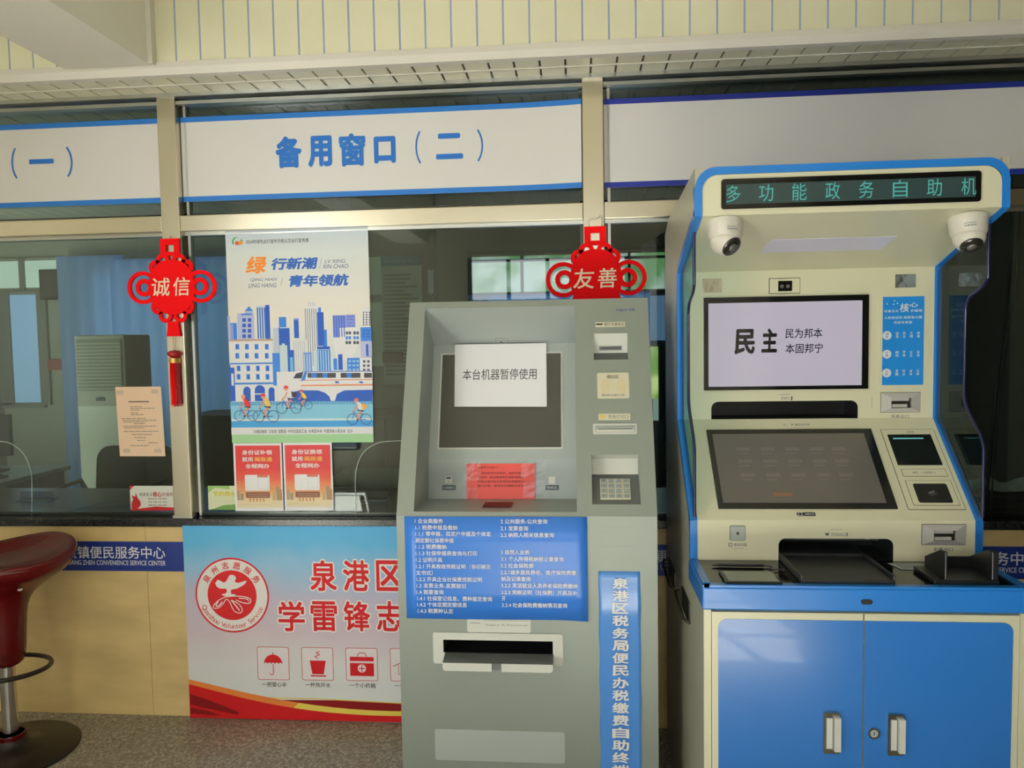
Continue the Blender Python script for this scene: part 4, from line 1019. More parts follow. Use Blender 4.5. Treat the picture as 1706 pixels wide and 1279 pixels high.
# blue edging along the front of both side panels
def edging(x0, x1, outer):
    m = MB(); pts = prof[1:7]; pts = [(YC, ZT-.05)]+pts
    for (a, b), (c, d) in zip(pts[:-1], pts[1:]):
        L_ = math.hypot(c-a, d-b); ny, nz = -(d-b)/L_, (c-a)/L_   # inward normal guess
        ny, nz = (-(d-b)/L_, (c-a)/L_)
        if ny*1.0 + nz*0.0 < 0 and abs(ny) > abs(nz): ny, nz = -ny, -nz
        w_ = .020
        o1, o2 = (a-ny*.003, b-nz*.003), (c-ny*.003, d-nz*.003); i1, i2 = (a+ny*w_, b+nz*w_), (c+ny*w_, d+nz*w_)
        A = [(x0, *o1), (x0, *o2), (x0, *i2), (x0, *i1)]; B = [(x1, *o1), (x1, *o2), (x1, *i2), (x1, *i1)]
        m.add(A+B, [(3, 2, 1, 0), (4, 5, 6, 7), (0, 1, 5, 4), (1, 2, 6, 5), (2, 3, 7, 6), (3, 0, 4, 7)], 'kiosk_blue')
    return m
edging(KX0-.002, KX0+PT, -1).build('side_edging', bk)
edging(KX1-PT, KX1+.002, 1).build('side_edging', bk)
IX0, IX1 = KX0+PT, KX1-PT
# canopy
FCN = plane_y(YC)
outer = rr((KX0, ZCB-.0, KX1, ZT), .055, 8, (0, 0, 1, 1)); innr = rr((KX0+PT, ZCB, KX1-PT, ZT-.020), .042, 8, (0, 0, 1, 1))
m = MB()
n = len(outer)
idx = [k for k in range(n)]
vsO = [FCN.P(a, b, .004) for a, b in outer]; vsI = [FCN.P(a, b, .004) for a, b in innr]; vsB = [V((a, -.2, b-.02)) for a, b in outer]
m.add(vsO+vsI, [(k, k+1, n+k+1, n+k) for k in range(1, n-1)]+[(n-1, 0, n, 2*n-1)], 'kiosk_blue')
m.add(vsO+vsB, [(k+1, k, n+k, n+k+1) for k in range(1, n-1)], 'kiosk_blue')
m.build('canopy_edging', bk)
m = MB(); m.fprism(FCN, [(a, b) for a, b in innr], -.03, .001, 'cream_paint'); m.build('canopy_front', bk)
lb = FCN.box(1201, 287, 1634, 348)
lb = (FCN.uv(1201, 325)[0], FCN.uv(1420, 342.5)[1], FCN.uv(1633, 310)[0], FCN.uv(1420, 292)[1])
m = MB(); m.fprism(FCN, rr(lb, .008), .001, .006, 'black_gloss')
led = m.build('title_display', bk)
m = MB(); m.rect(FCN, (lb[0]+.012, lb[1]+.012, lb[2]-.014, lb[3]-.014), .0064, mat('led_panel', (44, 62, 64), 0.3))
m.build('display_window', led)
mat('led_text', (60, 130, 128), 0.5, emit=(70, 170, 165), estr=0.30)
m = MB(); cw = (lb[2]-lb[0]-.03)/8
for k, chx in enumerate('多功能政务自助机'):
    x = lb[0]+.012+k*(lb[2]-lb[0]-.062)/7; m.text(FCN, chx, (x, lb[1]+.017, x+.037, lb[3]-.017), .0072, 'led_text', -.012 if False else 0.0)
m.build('lettering', led)
FU = Fr((0, YBK, ZU), (1, 0, 0), (0, YC-YBK, ZCB-ZU)); UL = math.hypot(YC-YBK, ZCB-ZU)
m = MB(); m.rect(FU, (IX0, 0, IX1, UL), 0, 'cream_paint'); m.build('canopy_underside', bk)
m = MB(); a = FU.uv(1378, 417); b = FU.uv(1385, 396); u0, u1 = FU.uv(1272, 408)[0], FU.uv(1484, 404)[0]
m.fprism(FU, [(u0, a[1]), (u1-.012, a[1]), (u1, b[1]), (u0+.012, b[1])], .0005, .002, mat('lamp_diffuser', (196, 194, 206), 0.3, emit=(190, 188, 210), estr=0.12)); m.build('lamp_strip', bk)
# dome cameras under the canopy
mat('camera_white', (222, 218, 204), 0.3)
mat('lens_dark', (40, 38, 34), 0.15)
def dome(px, py, look, txt, xs):
    a, b = FU.uv(px, py)
    c = FU.P(a, b, 0); ax = (FU.n*0.55+V((0, 0, -1))*0.45).normalized()
    m = MB(); R0 = .047
    m.lathe(c, [(R0*1.02, -.004), (R0*1.04, .004), (R0, .012), (R0*.94, .040), (R0*.86, .048), (.001, .048)], 'camera_white', 40, ax); hb = m.build('dome_camera', bk)
    cc = c+ax*.050; d = V(look).normalized(); m = MB(); Rb = .040
    m.lathe(cc, [(Rb*math.sin(t), Rb*math.cos(t)) for t in [pi-i*pi/22 for i in range(0, 17)]]+[(Rb*math.sin(.72), Rb*math.cos(.72))], 'camera_white', 36, d); bo = m.build('camera_ball', hb)
    m = MB(); h = Rb*math.cos(.74); m.lathe(cc, [(Rb*.70, h-.004), (Rb*.70, h+.002), (Rb*.60, h+.005), (.001, h+.006)], 'lens_dark', 32, d)
    m.lathe(cc, [(.012, h+.0062), (.012, h+.0075), (.001, h+.008)], mat('lens_grey', (90, 88, 84), 0.2), 20, d); m.build('camera_lens', hb)
    # maker's name printed on the housing, bent round it
    side = ax.cross(V((0, 1, 0))).normalized()
    if side.x < 0: side = -side
    fr = ax.cross(side).normalized()
    if fr.y > 0: fr = -fr
    m = MB()
    for st, v_, sz in (('HIKVISION', .022, .0045), ('海康威视', .029, .0052)):
        vs, fs = text_mesh(st, .012); w_ = max(q[0] for q in vs)
        pts = []
        for q, r_, e_ in vs:
            th = ((q/w_-.5)*.030)/R0+xs; rad = R0*.985+e_
            pts.append(c+ax*(v_+.004-r_*sz)+side*(rad*math.sin(th))+fr*(rad*math.cos(th)))
        m.add(pts, fs, 'letter_grey')
    m.build('maker_mark', hb)
dome(1207, 371, (.55, -.78, -.75), 0, 0.25); dome(1612, 364, (-.05, -.62, -.9), 0, -.35)
# upper back panel with screen, camera window, cards and paper outlet
FB2 = plane_y(YBK)
slot = (FB2.uv(1185, 690)[0], ZBB, FB2.uv(1429, 690)[0], FB2.uv(1305, 668)[1])
m = MB(); m.panel(FB2, (IX0, ZBB, IX1, ZU), [slot], 0, 'cream_paint')
for c_, du in (((slot[0], slot[3]), 1), ((slot[2], slot[3]), -1)): m.fillet(FB2, c_, du, -1, .022, 0, 'cream_paint')
m.build('back_panel', bk)
m = MB(); m.tub(FB2, slot, .12, 'black'); m.build('upper_outlet', bk)
tb = (FB2.uv(1172, 570)[0], FB2.uv(1310, 648.5)[1], FB2.uv(1445.5, 570)[0], FB2.uv(1310, 493.5)[1])
m = MB(); m.fbox(FB2, tb, 0, .008, 'black_gloss'); sc = m.build('upper_screen', bk, bevel=.002)
mat('screen_lilac', (120, 116, 130), 0.035, emit=(178, 172, 186), estr=0.55, spec=0.5)
m = MB(); m.prect(FB2, 1179.5, 503, 1434.5, 642.5, .0086, 'screen_lilac'); m.build('screen_image', sc)
mat('screen_ink', (30, 28, 32), 0.05)
m = MB()
for st, bx, bo in (('民', (1222, 548, 1256, 590), .035), ('主', (1267, 547, 1293, 587), .035), ('民为邦本', (1307, 547, 1368, 563), .01), ('本固邦宁', (1307, 572, 1369, 588), .01)): m.ptext(FB2, st, *bx, .0091, 'screen_ink', bo, .05)
m.build('lettering', sc)
for bx in ((1170, 464.5, 1202, 487), (1491, 457, 1525, 479)):
    m = MB(); r_ = FB2.box(*bx); m.fbox(FB2, r_, 0, .003, mat('foil', (205, 205, 196), 0.14, 0.9, bump=0.25, bscale=25)); m.build('reflector', bk)
m = MB(); r_ = FB2.box(1282, 464, 1332, 488); m.frame(FB2, (r_[0]-.002, r_[1]-.002, r_[2]+.002, r_[3]+.002), .003, .0006, 'black'); m.fbox(FB2, r_, 0, .003, 'cream_paint'); m.fbox(FB2, FB2.box(1296, 468, 1319, 485), .003, .0045, 'black_gloss')
for q in (1302, 1312): m.disc(FB2, FB2.uv(q, 477), .006, .0048, 'lens_grey', 16)
m.build('face_camera', bk)
r_ = FB2.box(1464, 488, 1546, 647)
m = MB(); m.fprism(FB2, rr(r_, .010), 0, .0025, 'cream_paint'); vp = m.build('values_frame', bk, bevel=.001)
m = MB(); q = FB2.box(1469.5, 494, 1538.5, 641); m.rect(FB2, q, .003, mat('values_blue', (30, 124, 200), 0.3)); m.build('printed_sheet', vp)
m = MB(); W, H = q[2]-q[0], q[3]-q[1]; wt = 'letter_white'; B = lambda x, y, X, Y: (q[0]+W*x, q[1]+H*y, q[0]+W*X, q[1]+H*Y)
m.text(FB2, '社会主义', B(.03, .825, .38, .855), .0034, wt, .02); m.text(FB2, '核', B(.40, .825, .62, .925), .0034, wt, .02, .1); m.text(FB2, '心', B(.64, .88, .84, .93), .0034, wt, .02, .1); m.text(FB2, '价值观', B(.67, .825, .95, .855), .0034, wt, .02)
for row, y in (('人民有信仰 国家有力量', .75), ('民族有希望', .695)):
    x0, x1 = (.03, .95) if y > .7 else (.27, .71); m.text(FB2, row, B(x0, y, x1, y+.03), .0034, wt, .015)
for k, (t0, ws) in enumerate((('国家', ('富强', '民主', '文明', '和谐')), ('社会', ('自由', '平等', '公正', '法治')), ('公民', ('爱国', '敬业', '诚信', '友善')))):
    y = .565-k*.213; c_ = (q[0]+W*.11, q[1]+H*y); m.disc(FB2, c_, W*.11, .0034, wt, 24)
    for e in range(2):
        m.text(FB2, t0[e], B(.075, y+.004-e*.033, .145, y+.030-e*.033), .0038, 'values_blue', .01)
        for j in range(4): m.text(FB2, ws[j][e], B(.32+j*.17, y+.006-e*.036, .39+j*.17, y+.036-e*.036), .0034, wt, .012)
for x, y in ((.1, .92), (.28, .955), (.26, .915), (.35, .925)): m.disc(FB2, (q[0]+W*x, q[1]+H*y), W*.016, .0034, wt, 6)
m.build('lettering', vp)
mat('reader_grey', (186, 184, 178), 0.35)
def reader(F, x0, y0, x1, y1, st, nm='card_reader'):
    r_ = F.box(x0, y0, x1, y1); W, H = r_[2]-r_[0], r_[3]-r_[1]
    m = MB(); inn = (r_[0]+W*.24, r_[1]+H*.22, r_[2]-W*.24, r_[3]-H*.26); m.frame(F, (r_[0]-.0015, r_[1]-.0015, r_[2]+.0015, r_[3]+.0015), .002, .0005, 'seam_dark')
    o_ = [(r_[0], r_[1]), (r_[2], r_[1]), (r_[2], r_[3]), (r_[0], r_[3])]; i_ = [(inn[0], inn[1]), (inn[2], inn[1]), (inn[2], inn[3]), (inn[0], inn[3])]
    for k in range(4):
        a, b, c_, d = o_[k], o_[(k+1) % 4], i_[(k+1) % 4], i_[k]; m.poly([F.P(*a, .003), F.P(*b, .003), F.P(*c_, .010), F.P(*d, .010)], 'reader_grey')
        m.poly([F.P(*a, 0), F.P(*b, 0), F.P(*b, .003), F.P(*a, .003)], 'reader_grey')
    m.tub(F, inn, -.001, 'reader_grey', 'lens_dark', .010)
    m.fbox(F, (inn[0]+W*.02, inn[1]+H*.04, inn[2]-W*.12, inn[1]+H*.20), .001, .011, 'reader_grey'); m.fbox(F, (inn[0], inn[3]-H*.16, inn[2]-W*.06, inn[3]), .001, .006, 'reader_grey')
    o = m.build(nm, bk)
    if st: m = MB(); m.text(F, st, (r_[0]+W*.26, r_[1]-H*.33, r_[2]-W*.28, r_[1]-H*.14), .0006, 'letter_grey', .012); m.build('reader_label', bk)
reader(FB2, 1467.5, 654, 1532.5, 686, '凭条出口')
m = MB(); m.ptext(FB2, '取纸口', 1301, 660.5, 1316, 665.5, .0006, 'letter_grey', .008); m.prect(FB2, 1298, 656.5, 1315, 657.2, .0006, 'letter_grey'); m.ppoly(FB2, [(1318, 660), (1320, 660), (1320, 666), (1319, 667.5), (1318, 666)], .0006, 'letter_black'); m.prect(FB2, 1452, 661, 1453, 679, .0006, 'reader_grey'); m.build('outlet_label', bk)
# sloping desk with the touch screen
FD = Fr((0, YLP, ZLP), (1, 0, 0), (0, YBK-YLP, ZBB-ZLP)); DL = math.hypot(YBK-YLP, ZBB-ZLP)
m = MB(); m.rect(FD, (IX0, 0, IX1, DL), 0, 'cream_paint'); m.build('sloping_panel', bk)
c0, c1, c2, c3 = FD.uv(1198, 847.5), FD.uv(1497, 848.5), FD.uv(1449, 715), FD.uv(1175, 717)
tb = ((c0[0]+c3[0])/2, (c0[1]+c1[1])/2, (c1[0]+c2[0])/2, (c2[1]+c3[1])/2)
m = MB(); m.fbox(FD, tb, 0, .004, 'black_gloss'); ts = m.build('touch_screen', bk, bevel=.001)
mat('touch_grey', (70, 68, 64), 0.14, emit=(88, 82, 72), estr=0.35); mat('touch_band', (80, 78, 74), 0.14, emit=(94, 88, 78), estr=0.35); mat('touch_orange', (110, 74, 50), 0.14, emit=(104, 80, 62), estr=.35)
ti = (tb[0]+.016, tb[1]+.018, tb[2]-.026, tb[3]-.018); W, H = ti[2]-ti[0], ti[3]-ti[1]
m = MB(); m.rect(FD, ti, .0046, 'touch_grey')
random.seed(5)
for y in (.74, .56, .36):
    for x in (.14, .30, .46, .62, .76): m.rect(FD, (ti[0]+W*x, ti[1]+H*y, ti[0]+W*(x+.09), ti[1]+H*(y+.05)), .0048, 'touch_band'); m.rect(FD, (ti[0]+W*x, ti[1]+H*(y-.05), ti[0]+W*(x+.07), ti[1]+H*(y-.03)), .0048, 'touch_band')
m.rect(FD, (ti[0]+W*.32, ti[1]+H*.09, ti[0]+W*.44, ti[1]+H*.14), .0048, 'touch_orange')
m.build('screen_image', ts)
m = MB(); q = FD.uv(1333, 856.5); m.disc(FD, q, .010, .001, 'black', 20, .7); m.flat(FD, rr((q[0]+.008, q[1]-.006, q[0]+.042, q[1]+.006), .003), .0012, 'black'); m.pring(FD, q, .0062, .0045, .0016, 'letter_white', 16); m.text(FD, '本固公司', (q[0]+.012, q[1]-.003, q[0]+.038, q[1]+.003), .0016, 'letter_white', .02); m.build('maker_badge', bk)
m = MB(); m.ptext(FD, '触控显示屏', 1324, 705.5, 1349, 709, .0006, 'letter_grey', .008); m.disc(FD, FD.uv(1307, 707.5), .004, .0006, 'reader_grey', 12); m.disc(FD, FD.uv(1319.5, 707), .003, .0006, 'letter_grey', 12); m.build('screen_label', bk)
def quad_on(F, pts):
    q = [F.uv(*p) for p in pts]; return ((q[0][0]+q[3][0])/2, (q[0][1]+q[1][1])/2, (q[1][0]+q[2][0])/2, (q[2][1]+q[3][1])/2)
rc = quad_on(FD, [(1516, 849), (1612, 849.5), (1553, 714.5), (1463.5, 715.5)])
m = MB(); m.fprism(FD, rr(rc, .004), 0, .0008, 'seam_dark'); m.fprism(FD, rr((rc[0]+.0018, rc[1]+.0018, rc[2]-.0018, rc[3]-.0018), .003), .0008, .0016, 'cream_paint'); rp = m.build('reader_panel', bk)
q = quad_on(FD, [(1496.5, 775.5), (1571, 775), (1548.5, 724), (1477, 725)])
m = MB(); m.fbox(FD, q, .0016, .003, 'black_gloss'); m.build('fingerprint_window', rp)
m = MB(); W = q[2]-q[0]; m.rect(FD, (q[0]+W*.10, q[3]-.018, q[0]+W*.80, q[3]-.013), .0034, mat('led_teal', (90, 160, 165), .3, emit=(110, 190, 195), estr=.45)); m.build('status_light', rp)
q = quad_on(FD, [(1505, 794.5), (1580, 794), (1573, 781), (1500, 782)])
m = MB(); m.fbox(FD, q, .0016, .002, 'seam_dark'); m.fbox(FD, (q[0]+.0015, q[1]+.0015, q[2]-.0015, q[3]-.0015), .002, .0026, 'cream_paint')
cy = (q[1]+q[3])/2; W = q[2]-q[0]; m.line(FD, [(q[0]+W*.24, cy), (q[0]+W*.36, cy)], .0012, .003, 'letter_grey'); m.disc(FD, (q[0]+W*.26, cy), .0025, .003, 'letter_grey', 8); m.line(FD, [(q[0]+W*.29, cy), (q[0]+W*.33, cy+.004), (q[0]+W*.35, cy+.004)], .0012, .003, 'letter_grey'); m.line(FD, [(q[0]+W*.27, cy), (q[0]+W*.31, cy-.004), (q[0]+W*.34, cy-.004)], .0012, .003, 'letter_grey')
m.text(FD, 'USB接口', (q[0]+W*.44, cy-.004, q[0]+W*.74, cy+.004), .003, 'letter_grey'); m.build('usb_cover', rp)
q = quad_on(FD, [(1521, 842.5), (1600, 843), (1583, 800), (1508, 801)])
m = MB(); m.fprism(FD, rr(q, .003), .0016, .002, 'seam_dark'); m.fprism(FD, rr((q[0]+.0015, q[1]+.0015, q[2]-.0015, q[3]-.0015), .003), .002, .0028, 'cream_paint'); m.build('card_pad', rp)
q = quad_on(FD, [(1531.5, 838), (1588.5, 838.5), (1575, 806), (1519, 807)])
m = MB(); m.fprism(FD, rr(q, .006), .0028, .0036, mat('pad_dark', (30, 28, 26), .35)); cy = (q[1]+q[3])/2; cx = (q[0]+q[2])/2
m.line(FD, [(cx-.012, cy-.002), (cx+.006, cy+.006)], .006, .004, 'letter_grey'); m.line(FD, [(cx-.006, cy-.008), (cx+.010, cy-.001)], .002, .004, 'letter_grey'); m.build('card_sensor', rp)
m = MB(); m.ptext(FD, '人像采集', 1508, 718.5, 1522, 721.5, .002, 'letter_grey', .01); m.build('lettering', rp)
# lower panel with printer outlet
FO = plane_y(YLP)
out = (FO.uv(1297, 920)[0], ZLT, FO.uv(1488, 920)[0], FO.uv(1390, 897)[1])
m = MB(); m.panel(FO, (IX0, ZLT-.01, IX1, ZLP), [(out[0], ZLT-.02, out[2], out[3])], 0, 'cream_paint')
for c_, du in (((out[0], out[3]), 1), ((out[2], out[3]), -1)): m.fillet(FO, c_, du, -1, .020, 0, 'cream_paint')
m.build('lower_panel', bk)
m = MB(); m.tub(FO, (out[0], ZLT, out[2], out[3]), .16, 'office_dark', 'office_dark'); m.box((out[0]+.03, YLP+.05, ZLT+.045), (out[2]-.02, YLP+.07, ZLT+.06), 'kiosk_dark_grey'); m.box((out[2]-.06, YLP+.04, ZLT+.05), (out[2]-.05, YLP+.05, ZLT+.068), 'reader_grey'); m.build('printer_outlet', bk)
r_ = FO.box(1216.5, 876, 1241, 899.5)
m = MB(); m.fprism(FO, rr((r_[0]-.0015, r_[1]-.0015, r_[2]+.0015, r_[3]+.0015), .005), 0, .001, 'seam_dark'); m.fprism(FO, rr(r_, .004), .001, .003, mat('scan_glass', (176, 184, 182), .2)); c_ = ((r_[0]+r_[2])/2, (r_[1]+r_[3])/2); m.disc(FO, c_, .0085, .0034, 'reader_grey', 24); m.disc(FO, c_, .005, .0036, 'lens_grey', 20); m.build('code_scanner', bk)
m = MB(); m.ptext(FO, '条码扫描', 1222, 904.5, 1244, 909.5, .0006, 'letter_grey', .012); m.frame(FO, FO.box(1213.5, 904, 1219.5, 910), .002, .0006, 'letter_grey'); m.prect(FO, 1219, 912.5, 1239, 913.5, .0006, 'reader_grey'); m.build('scanner_label', bk)
m = MB(); m.ptext(FO, '打印出口', 1385, 887.5, 1408, 893, .0006, 'letter_grey', .006); m.prect(FO, 1384, 881, 1403, 882, .0006, 'reader_grey'); m.ppoly(FO, [(1374, 887.5), (1382, 887.5), (1380, 892), (1376, 892)], .0006, 'letter_grey'); m.ppoly(FO, [(1410, 887), (1412, 887), (1412, 892), (1411, 894), (1410, 892)], .0006, 'letter_grey'); m.build('outlet_label', bk)
reader(FO, 1536, 873.5, 1608, 907, '发票出口', 'invoice_reader')
# ledge
m = MB(); m.box((KX0-.004, YLG, ZLB), (KX1+.004, YLP+.02, ZLT-.006), 'kiosk_blue'); m.build('ledge', bk, bevel=.004)
m = MB(); m.box((KX0+.014, YLG+.022, ZLT-.006), (KX1-.014, YLP+.01, ZLT-.001), 'black_gloss')
m.box((KX0-.003, YLG+.001, ZLT-.0062), (KX0+.014, YLP+.0, ZLT), 'kiosk_blue'); m.box((KX1-.014, YLG+.001, ZLT-.0062), (KX1+.003, YLP, ZLT), 'kiosk_blue'); m.box((KX0, YLG+.001, ZLT-.0062), (KX1, YLG+.022, ZLT), 'kiosk_blue')
m.build('ledge_top', bk)
F_ = plane_y(YLG); m = MB(); r_ = F_.box(1434.5, 998, 1453.5, 1006.5); m.fprism(F_, rr(r_, .006), 0, .002, 'black'); m.build('ledge_sensor', bk)
# printer tray lying through the outlet, signature pad with pen, leaflet, holder
tx0, tx1 = max(out[0]+.002, at_z(1297, 973, ZLT).x), at_z(1492, 973, ZLT).x
m = MB(); m.box((tx0, YLG+.02, ZLT), (tx1, YLP+.02, ZLT+.010), 'office_dark'); m.box((tx0, YLG+.02, ZLT+.010), (tx0+.006, YLP+.1, ZLT+.022), 'office_dark'); m.box((tx1-.006, YLG+.02, ZLT+.010), (tx1, YLP+.1, ZLT+.022), 'office_dark'); m.box((tx0+.006, YLP+.0, ZLT+.010), (tx1-.006, YLP+.1, ZLT+.02), 'office_dark'); m.build('paper_tray', bk, bevel=.002)
a = at_z(1214, 967, ZLT+.006); b = at_z(1285, 952, ZLT+.006)
sp = thing('signature_pad', 'flat grey signature pad lying on the left of the blue kiosk ledge', 'signature pad', (a.x, a.y, ZLT))
m = MB(); m.box((a.x-.01, a.y-.008, ZLT), (b.x+.008, b.y+.010, ZLT+.005), 'dark_metal'); m.build('case', sp, bevel=.002)
m = MB(); m.box((a.x, a.y, ZLT+.005), (b.x, b.y, ZLT+.0065), mat('pad_screen', (130, 138, 126), .25)); m.build('writing_surface', sp)
pn = thing('stylus_pen', 'thin black stylus lying behind the signature pad on the blue kiosk ledge', 'pen', (a.x, b.y+.03, ZLT))
p, q = at_z(1186, 941, ZLT+.004), at_z(1272, 942, ZLT+.004)
m = MB(); m.tube([(p.x, p.y, ZLT+.004), (p.x+.02, p.y, ZLT+.0045), (q.x, q.y, ZLT+.0045)], [.0015, .004, .004], 'black', 10); m.build('barrel', pn)
m = MB(); m.tube(smooth_path([(q.x, q.y, ZLT+.004), (q.x+.02, q.y-.006, ZLT+.003), (q.x+.01, q.y-.03, ZLT+.003), (tx0-.012, q.y-.035, ZLT+.003)], 6), .002, 'black', 6); m.build('cord', pn)
a = at_z(1500, 948, ZLT+.001); b = at_z(1548, 940, ZLT+.001)
lf = MB(); lf.add([(a.x+.004, a.y, ZLT+.0006), (b.x+.002, a.y, ZLT+.0006), (b.x-.012, b.y+.01, ZLT+.0006), (a.x-.012, b.y+.01, ZLT+.0006)], [(0, 1, 2, 3)], pc(186, 190, 192)); lf.add([(a.x+.010, a.y+.006, ZLT+.0016), (b.x-.008, a.y+.006, ZLT+.0016), (b.x-.016, b.y+.004, ZLT+.0016), (a.x+.002, b.y+.004, ZLT+.0016)], [(0, 1, 2, 3)], pc(140, 146, 148))
tag(lf.build('paper_slip', solid=.0006), 'pale printed paper slip lying beside the black holder on the kiosk ledge', 'paper slip')
mat('holder_black', (22, 23, 24), .35)
p, q = at_z(1557, 974, ZLT), at_z(1664, 974, ZLT)
hd = thing('document_holder', 'black stand with two tall side fins on the right of the kiosk ledge', 'stand', ((p.x+q.x)/2, -.82, ZLT))
yb = YLP-.01; yf = YLG+.022
m = MB(); m.box((p.x, yf, ZLT), (q.x, -.785, ZLT+.012), 'holder_black'); m.build('base', hd, bevel=.002)
ym = -.79; fl, fr1 = at_z(1579, 974, ZLT).x, at_z(1663, 974, ZLT).x; zb_ = at(1600, 926, ym).z
for x, w_ in ((fl-.006, .006), (fr1-.016, .016)):
    m = MB(); pf = [(yf+.002, ZLT+.012), (ym, ZLT+.012), (ym, zb_), (yf+.03, ZLT+.082), (yf+.002, ZLT+.084)]
    n = len(pf); A = [(x, *k) for k in pf]; B = [(x+w_, *k) for k in pf]; m.add(A+B, [tuple(range(n-1, -1, -1)), tuple(range(n, 2*n))]+[(k, (k+1) % n, n+(k+1) % n, n+k) for k in range(n)], 'holder_black'); m.build('fin', hd, bevel=.002)
m = MB(); m.box((fl, ym-.006, ZLT+.012), (fr1, ym+.002, zb_), 'holder_black'); m.build('back_rest', hd, bevel=.002)
# base cabinet
YD = YLG+.018
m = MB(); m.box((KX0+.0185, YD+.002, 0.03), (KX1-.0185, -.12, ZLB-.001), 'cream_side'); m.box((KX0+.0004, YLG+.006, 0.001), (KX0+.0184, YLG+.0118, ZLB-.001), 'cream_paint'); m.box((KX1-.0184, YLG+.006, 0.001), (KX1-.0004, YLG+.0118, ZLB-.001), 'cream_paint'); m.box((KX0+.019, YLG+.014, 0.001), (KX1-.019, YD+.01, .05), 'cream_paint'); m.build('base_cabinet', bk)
FDr = plane_y(YLG+.004); xm = FDr.uv(1438, 1150)[0]
for k, (a, b) in enumerate(((KX0+.020, xm-.0018), (xm+.0018, KX1-.020))):
    m = MB(); m.fbox(FDr, (a, .055, b, ZLB-.006), -.014, 0, 'cream_paint'); d_ = m.build('door', bk, bevel=.0012)
    ii = rr((a+.016, .07, b, ZLB-.024), .024, 8, (0, 0, 0, 1)) if k == 0 else rr((a, .07, b-.016, ZLB-.024), .024, 8, (0, 0, 1, 0))
    m = MB(); m.fprism(FDr, ii, 0, .0016, 'kiosk_blue_door'); m.build('blue_panel', d_)
    r_ = FDr.box(1370, 1184, 1397, 1252) if k == 0 else FDr.box(1477, 1187, 1503.5, 1255)
    m = MB(); m.fprism(FDr, rr(r_, .003), .0016, .010, 'chrome'); W = r_[2]-r_[0]
    m.box(FDr.P(r_[0]+W*.12, r_[1]+.012, .0102), FDr.P(r_[0]+W*.60, r_[3]-.012, .0108), 'kiosk_dark_grey'); m.box(FDr.P(r_[0]+W*.18, r_[1]+.014, .0110), FDr.P(r_[0]+W*.54, r_[3]-.014, .0114), 'kiosk_light')
    m.fbox(FDr, (r_[0]+W*.62, r_[1]+.010, r_[2], r_[3]-.010), .010, .020, 'kiosk_light'); m.build('handle', d_, bevel=.001)
    if k == 1:
        c_ = FDr.uv(1455, 1220); m = MB(); m.ring(FDr, c_, .0145, .010, .0016, .006, 'chrome', 24); m.disc(FDr, c_, .0105, .005, 'kiosk_silver', 20); m.rect(FDr, (c_[0]-.0012, c_[1]-.005, c_[0]+.0012, c_[1]+.004), .0056, 'black'); m.build('lock', d_)
# acrylic privacy wings with dark blue edges
wp = [(-.725, 1.786), (-.725, 1.645), (-.70, 1.622), (-.632, 1.597), (-.608, 1.565), (-.608, 1.318), (-.628, 1.28), (-.70, 1.215), (-.72, 1.18), (-.72, .99)]
bp_ = [(YLP+.004, ZLP+.012), (YBK-.004, ZBB+.004), (YBK-.004, ZU-.01), (-.72, 1.786)]
sm = [wp[0]]+smooth_path(wp[1:5], 5)+smooth_path(wp[5:9], 5)+[wp[9]]
for x in (KX0+.006, KX1-.012):
    m = MB(); pl = sm+bp_[:3]; n = len(pl)
    # triangulated as a strip between the free edge and the kiosk's profile
    from mathutils.geometry import tessellate_polygon
    A = [(x, *k) for k in pl]; B = [(x+.005, *k) for k in pl]
    tri = tessellate_polygon([[V(q) for q in A]])
    m.add(A+B, [tuple(t) for t in tri]+[tuple(n+i for i in t) for t in tri], ACRYL); w_ = m.build('privacy_wing', bk)
    m = MB(); m.tube([(x+.0025, *k) for k in sm], .0042, 'wing_edge', 8); m.build('wing_edge', w_)
# ------------------------------------------------------------------ bar stool
sx, sy = -2.11, -0.30
st = thing('bar_stool', 'glossy dark red bar stool with a chrome column at the left of the counter', 'stool', (sx, sy, 0))
m = MB(); m.lathe((sx, sy, 0), [(.001, 0), (.225, 0), (.225, .008), (.215, .014), (.12, .022), (.06, .035), (.045, .06), (.043, .075), (.001, .075)], 'dark_metal', 56); m.build('base', st)
m = MB(); m.cyl((sx, sy, .05), (sx, sy, .46), .026, 'chrome', 28); m.build('column', st)
m = MB(); m.cyl((sx, sy, .06), (sx, sy, .075), .05, 'stool_red', 28); m.build('base_collar', st)
# seat: shell tapering into the column, dished top, higher at the back
m = MB(); n = 56; prof = [(.030, .33, 0), (.058, .34, 0), (.066, .38, 0), (.070, .48, 0), (.076, .56, .0), (.094, .60, .0), (.130, .635, .0), (.185, .668, .02), (.222, .695, .05), (.236, .722, .09), (.232, .742, .11), (.216, .746, .11), (.18, .728, .07), (.10, .705, .02), (.001, .70, 0)]
vs = []
for r_, z, k in prof:
    for i in range(n):
        a = 2*pi*i/n; back = max(0, math.cos(a-math.radians(62)))**2
        e = 1+.10*(r_ > .09)*abs(math.cos(a))
        vs.append((sx+r_*e*math.cos(a), sy+r_*.95*math.sin(a), z+k*back*.35))
fs = [(k*n+i, k*n+(i+1) % n, (k+1)*n+(i+1) % n, (k+1)*n+i) for k in range(len(prof)-1) for i in range(n)]
m.add(vs, fs, 'stool_red', True); m.build('seat', st, sub=1)
p = at(52, 950, sy-.10); m = MB(); d = (CAM-p).normalized(); m.lathe(V((sx+.128, sy-.078, .645)), [(.001, .004), (.008, .003), (.009, 0)], 'letter_white', 16, (.75, -.6, -.3)); m.build('rivet', st)
m = MB(); ring = [(sx+.03, sy+.02, .375)]
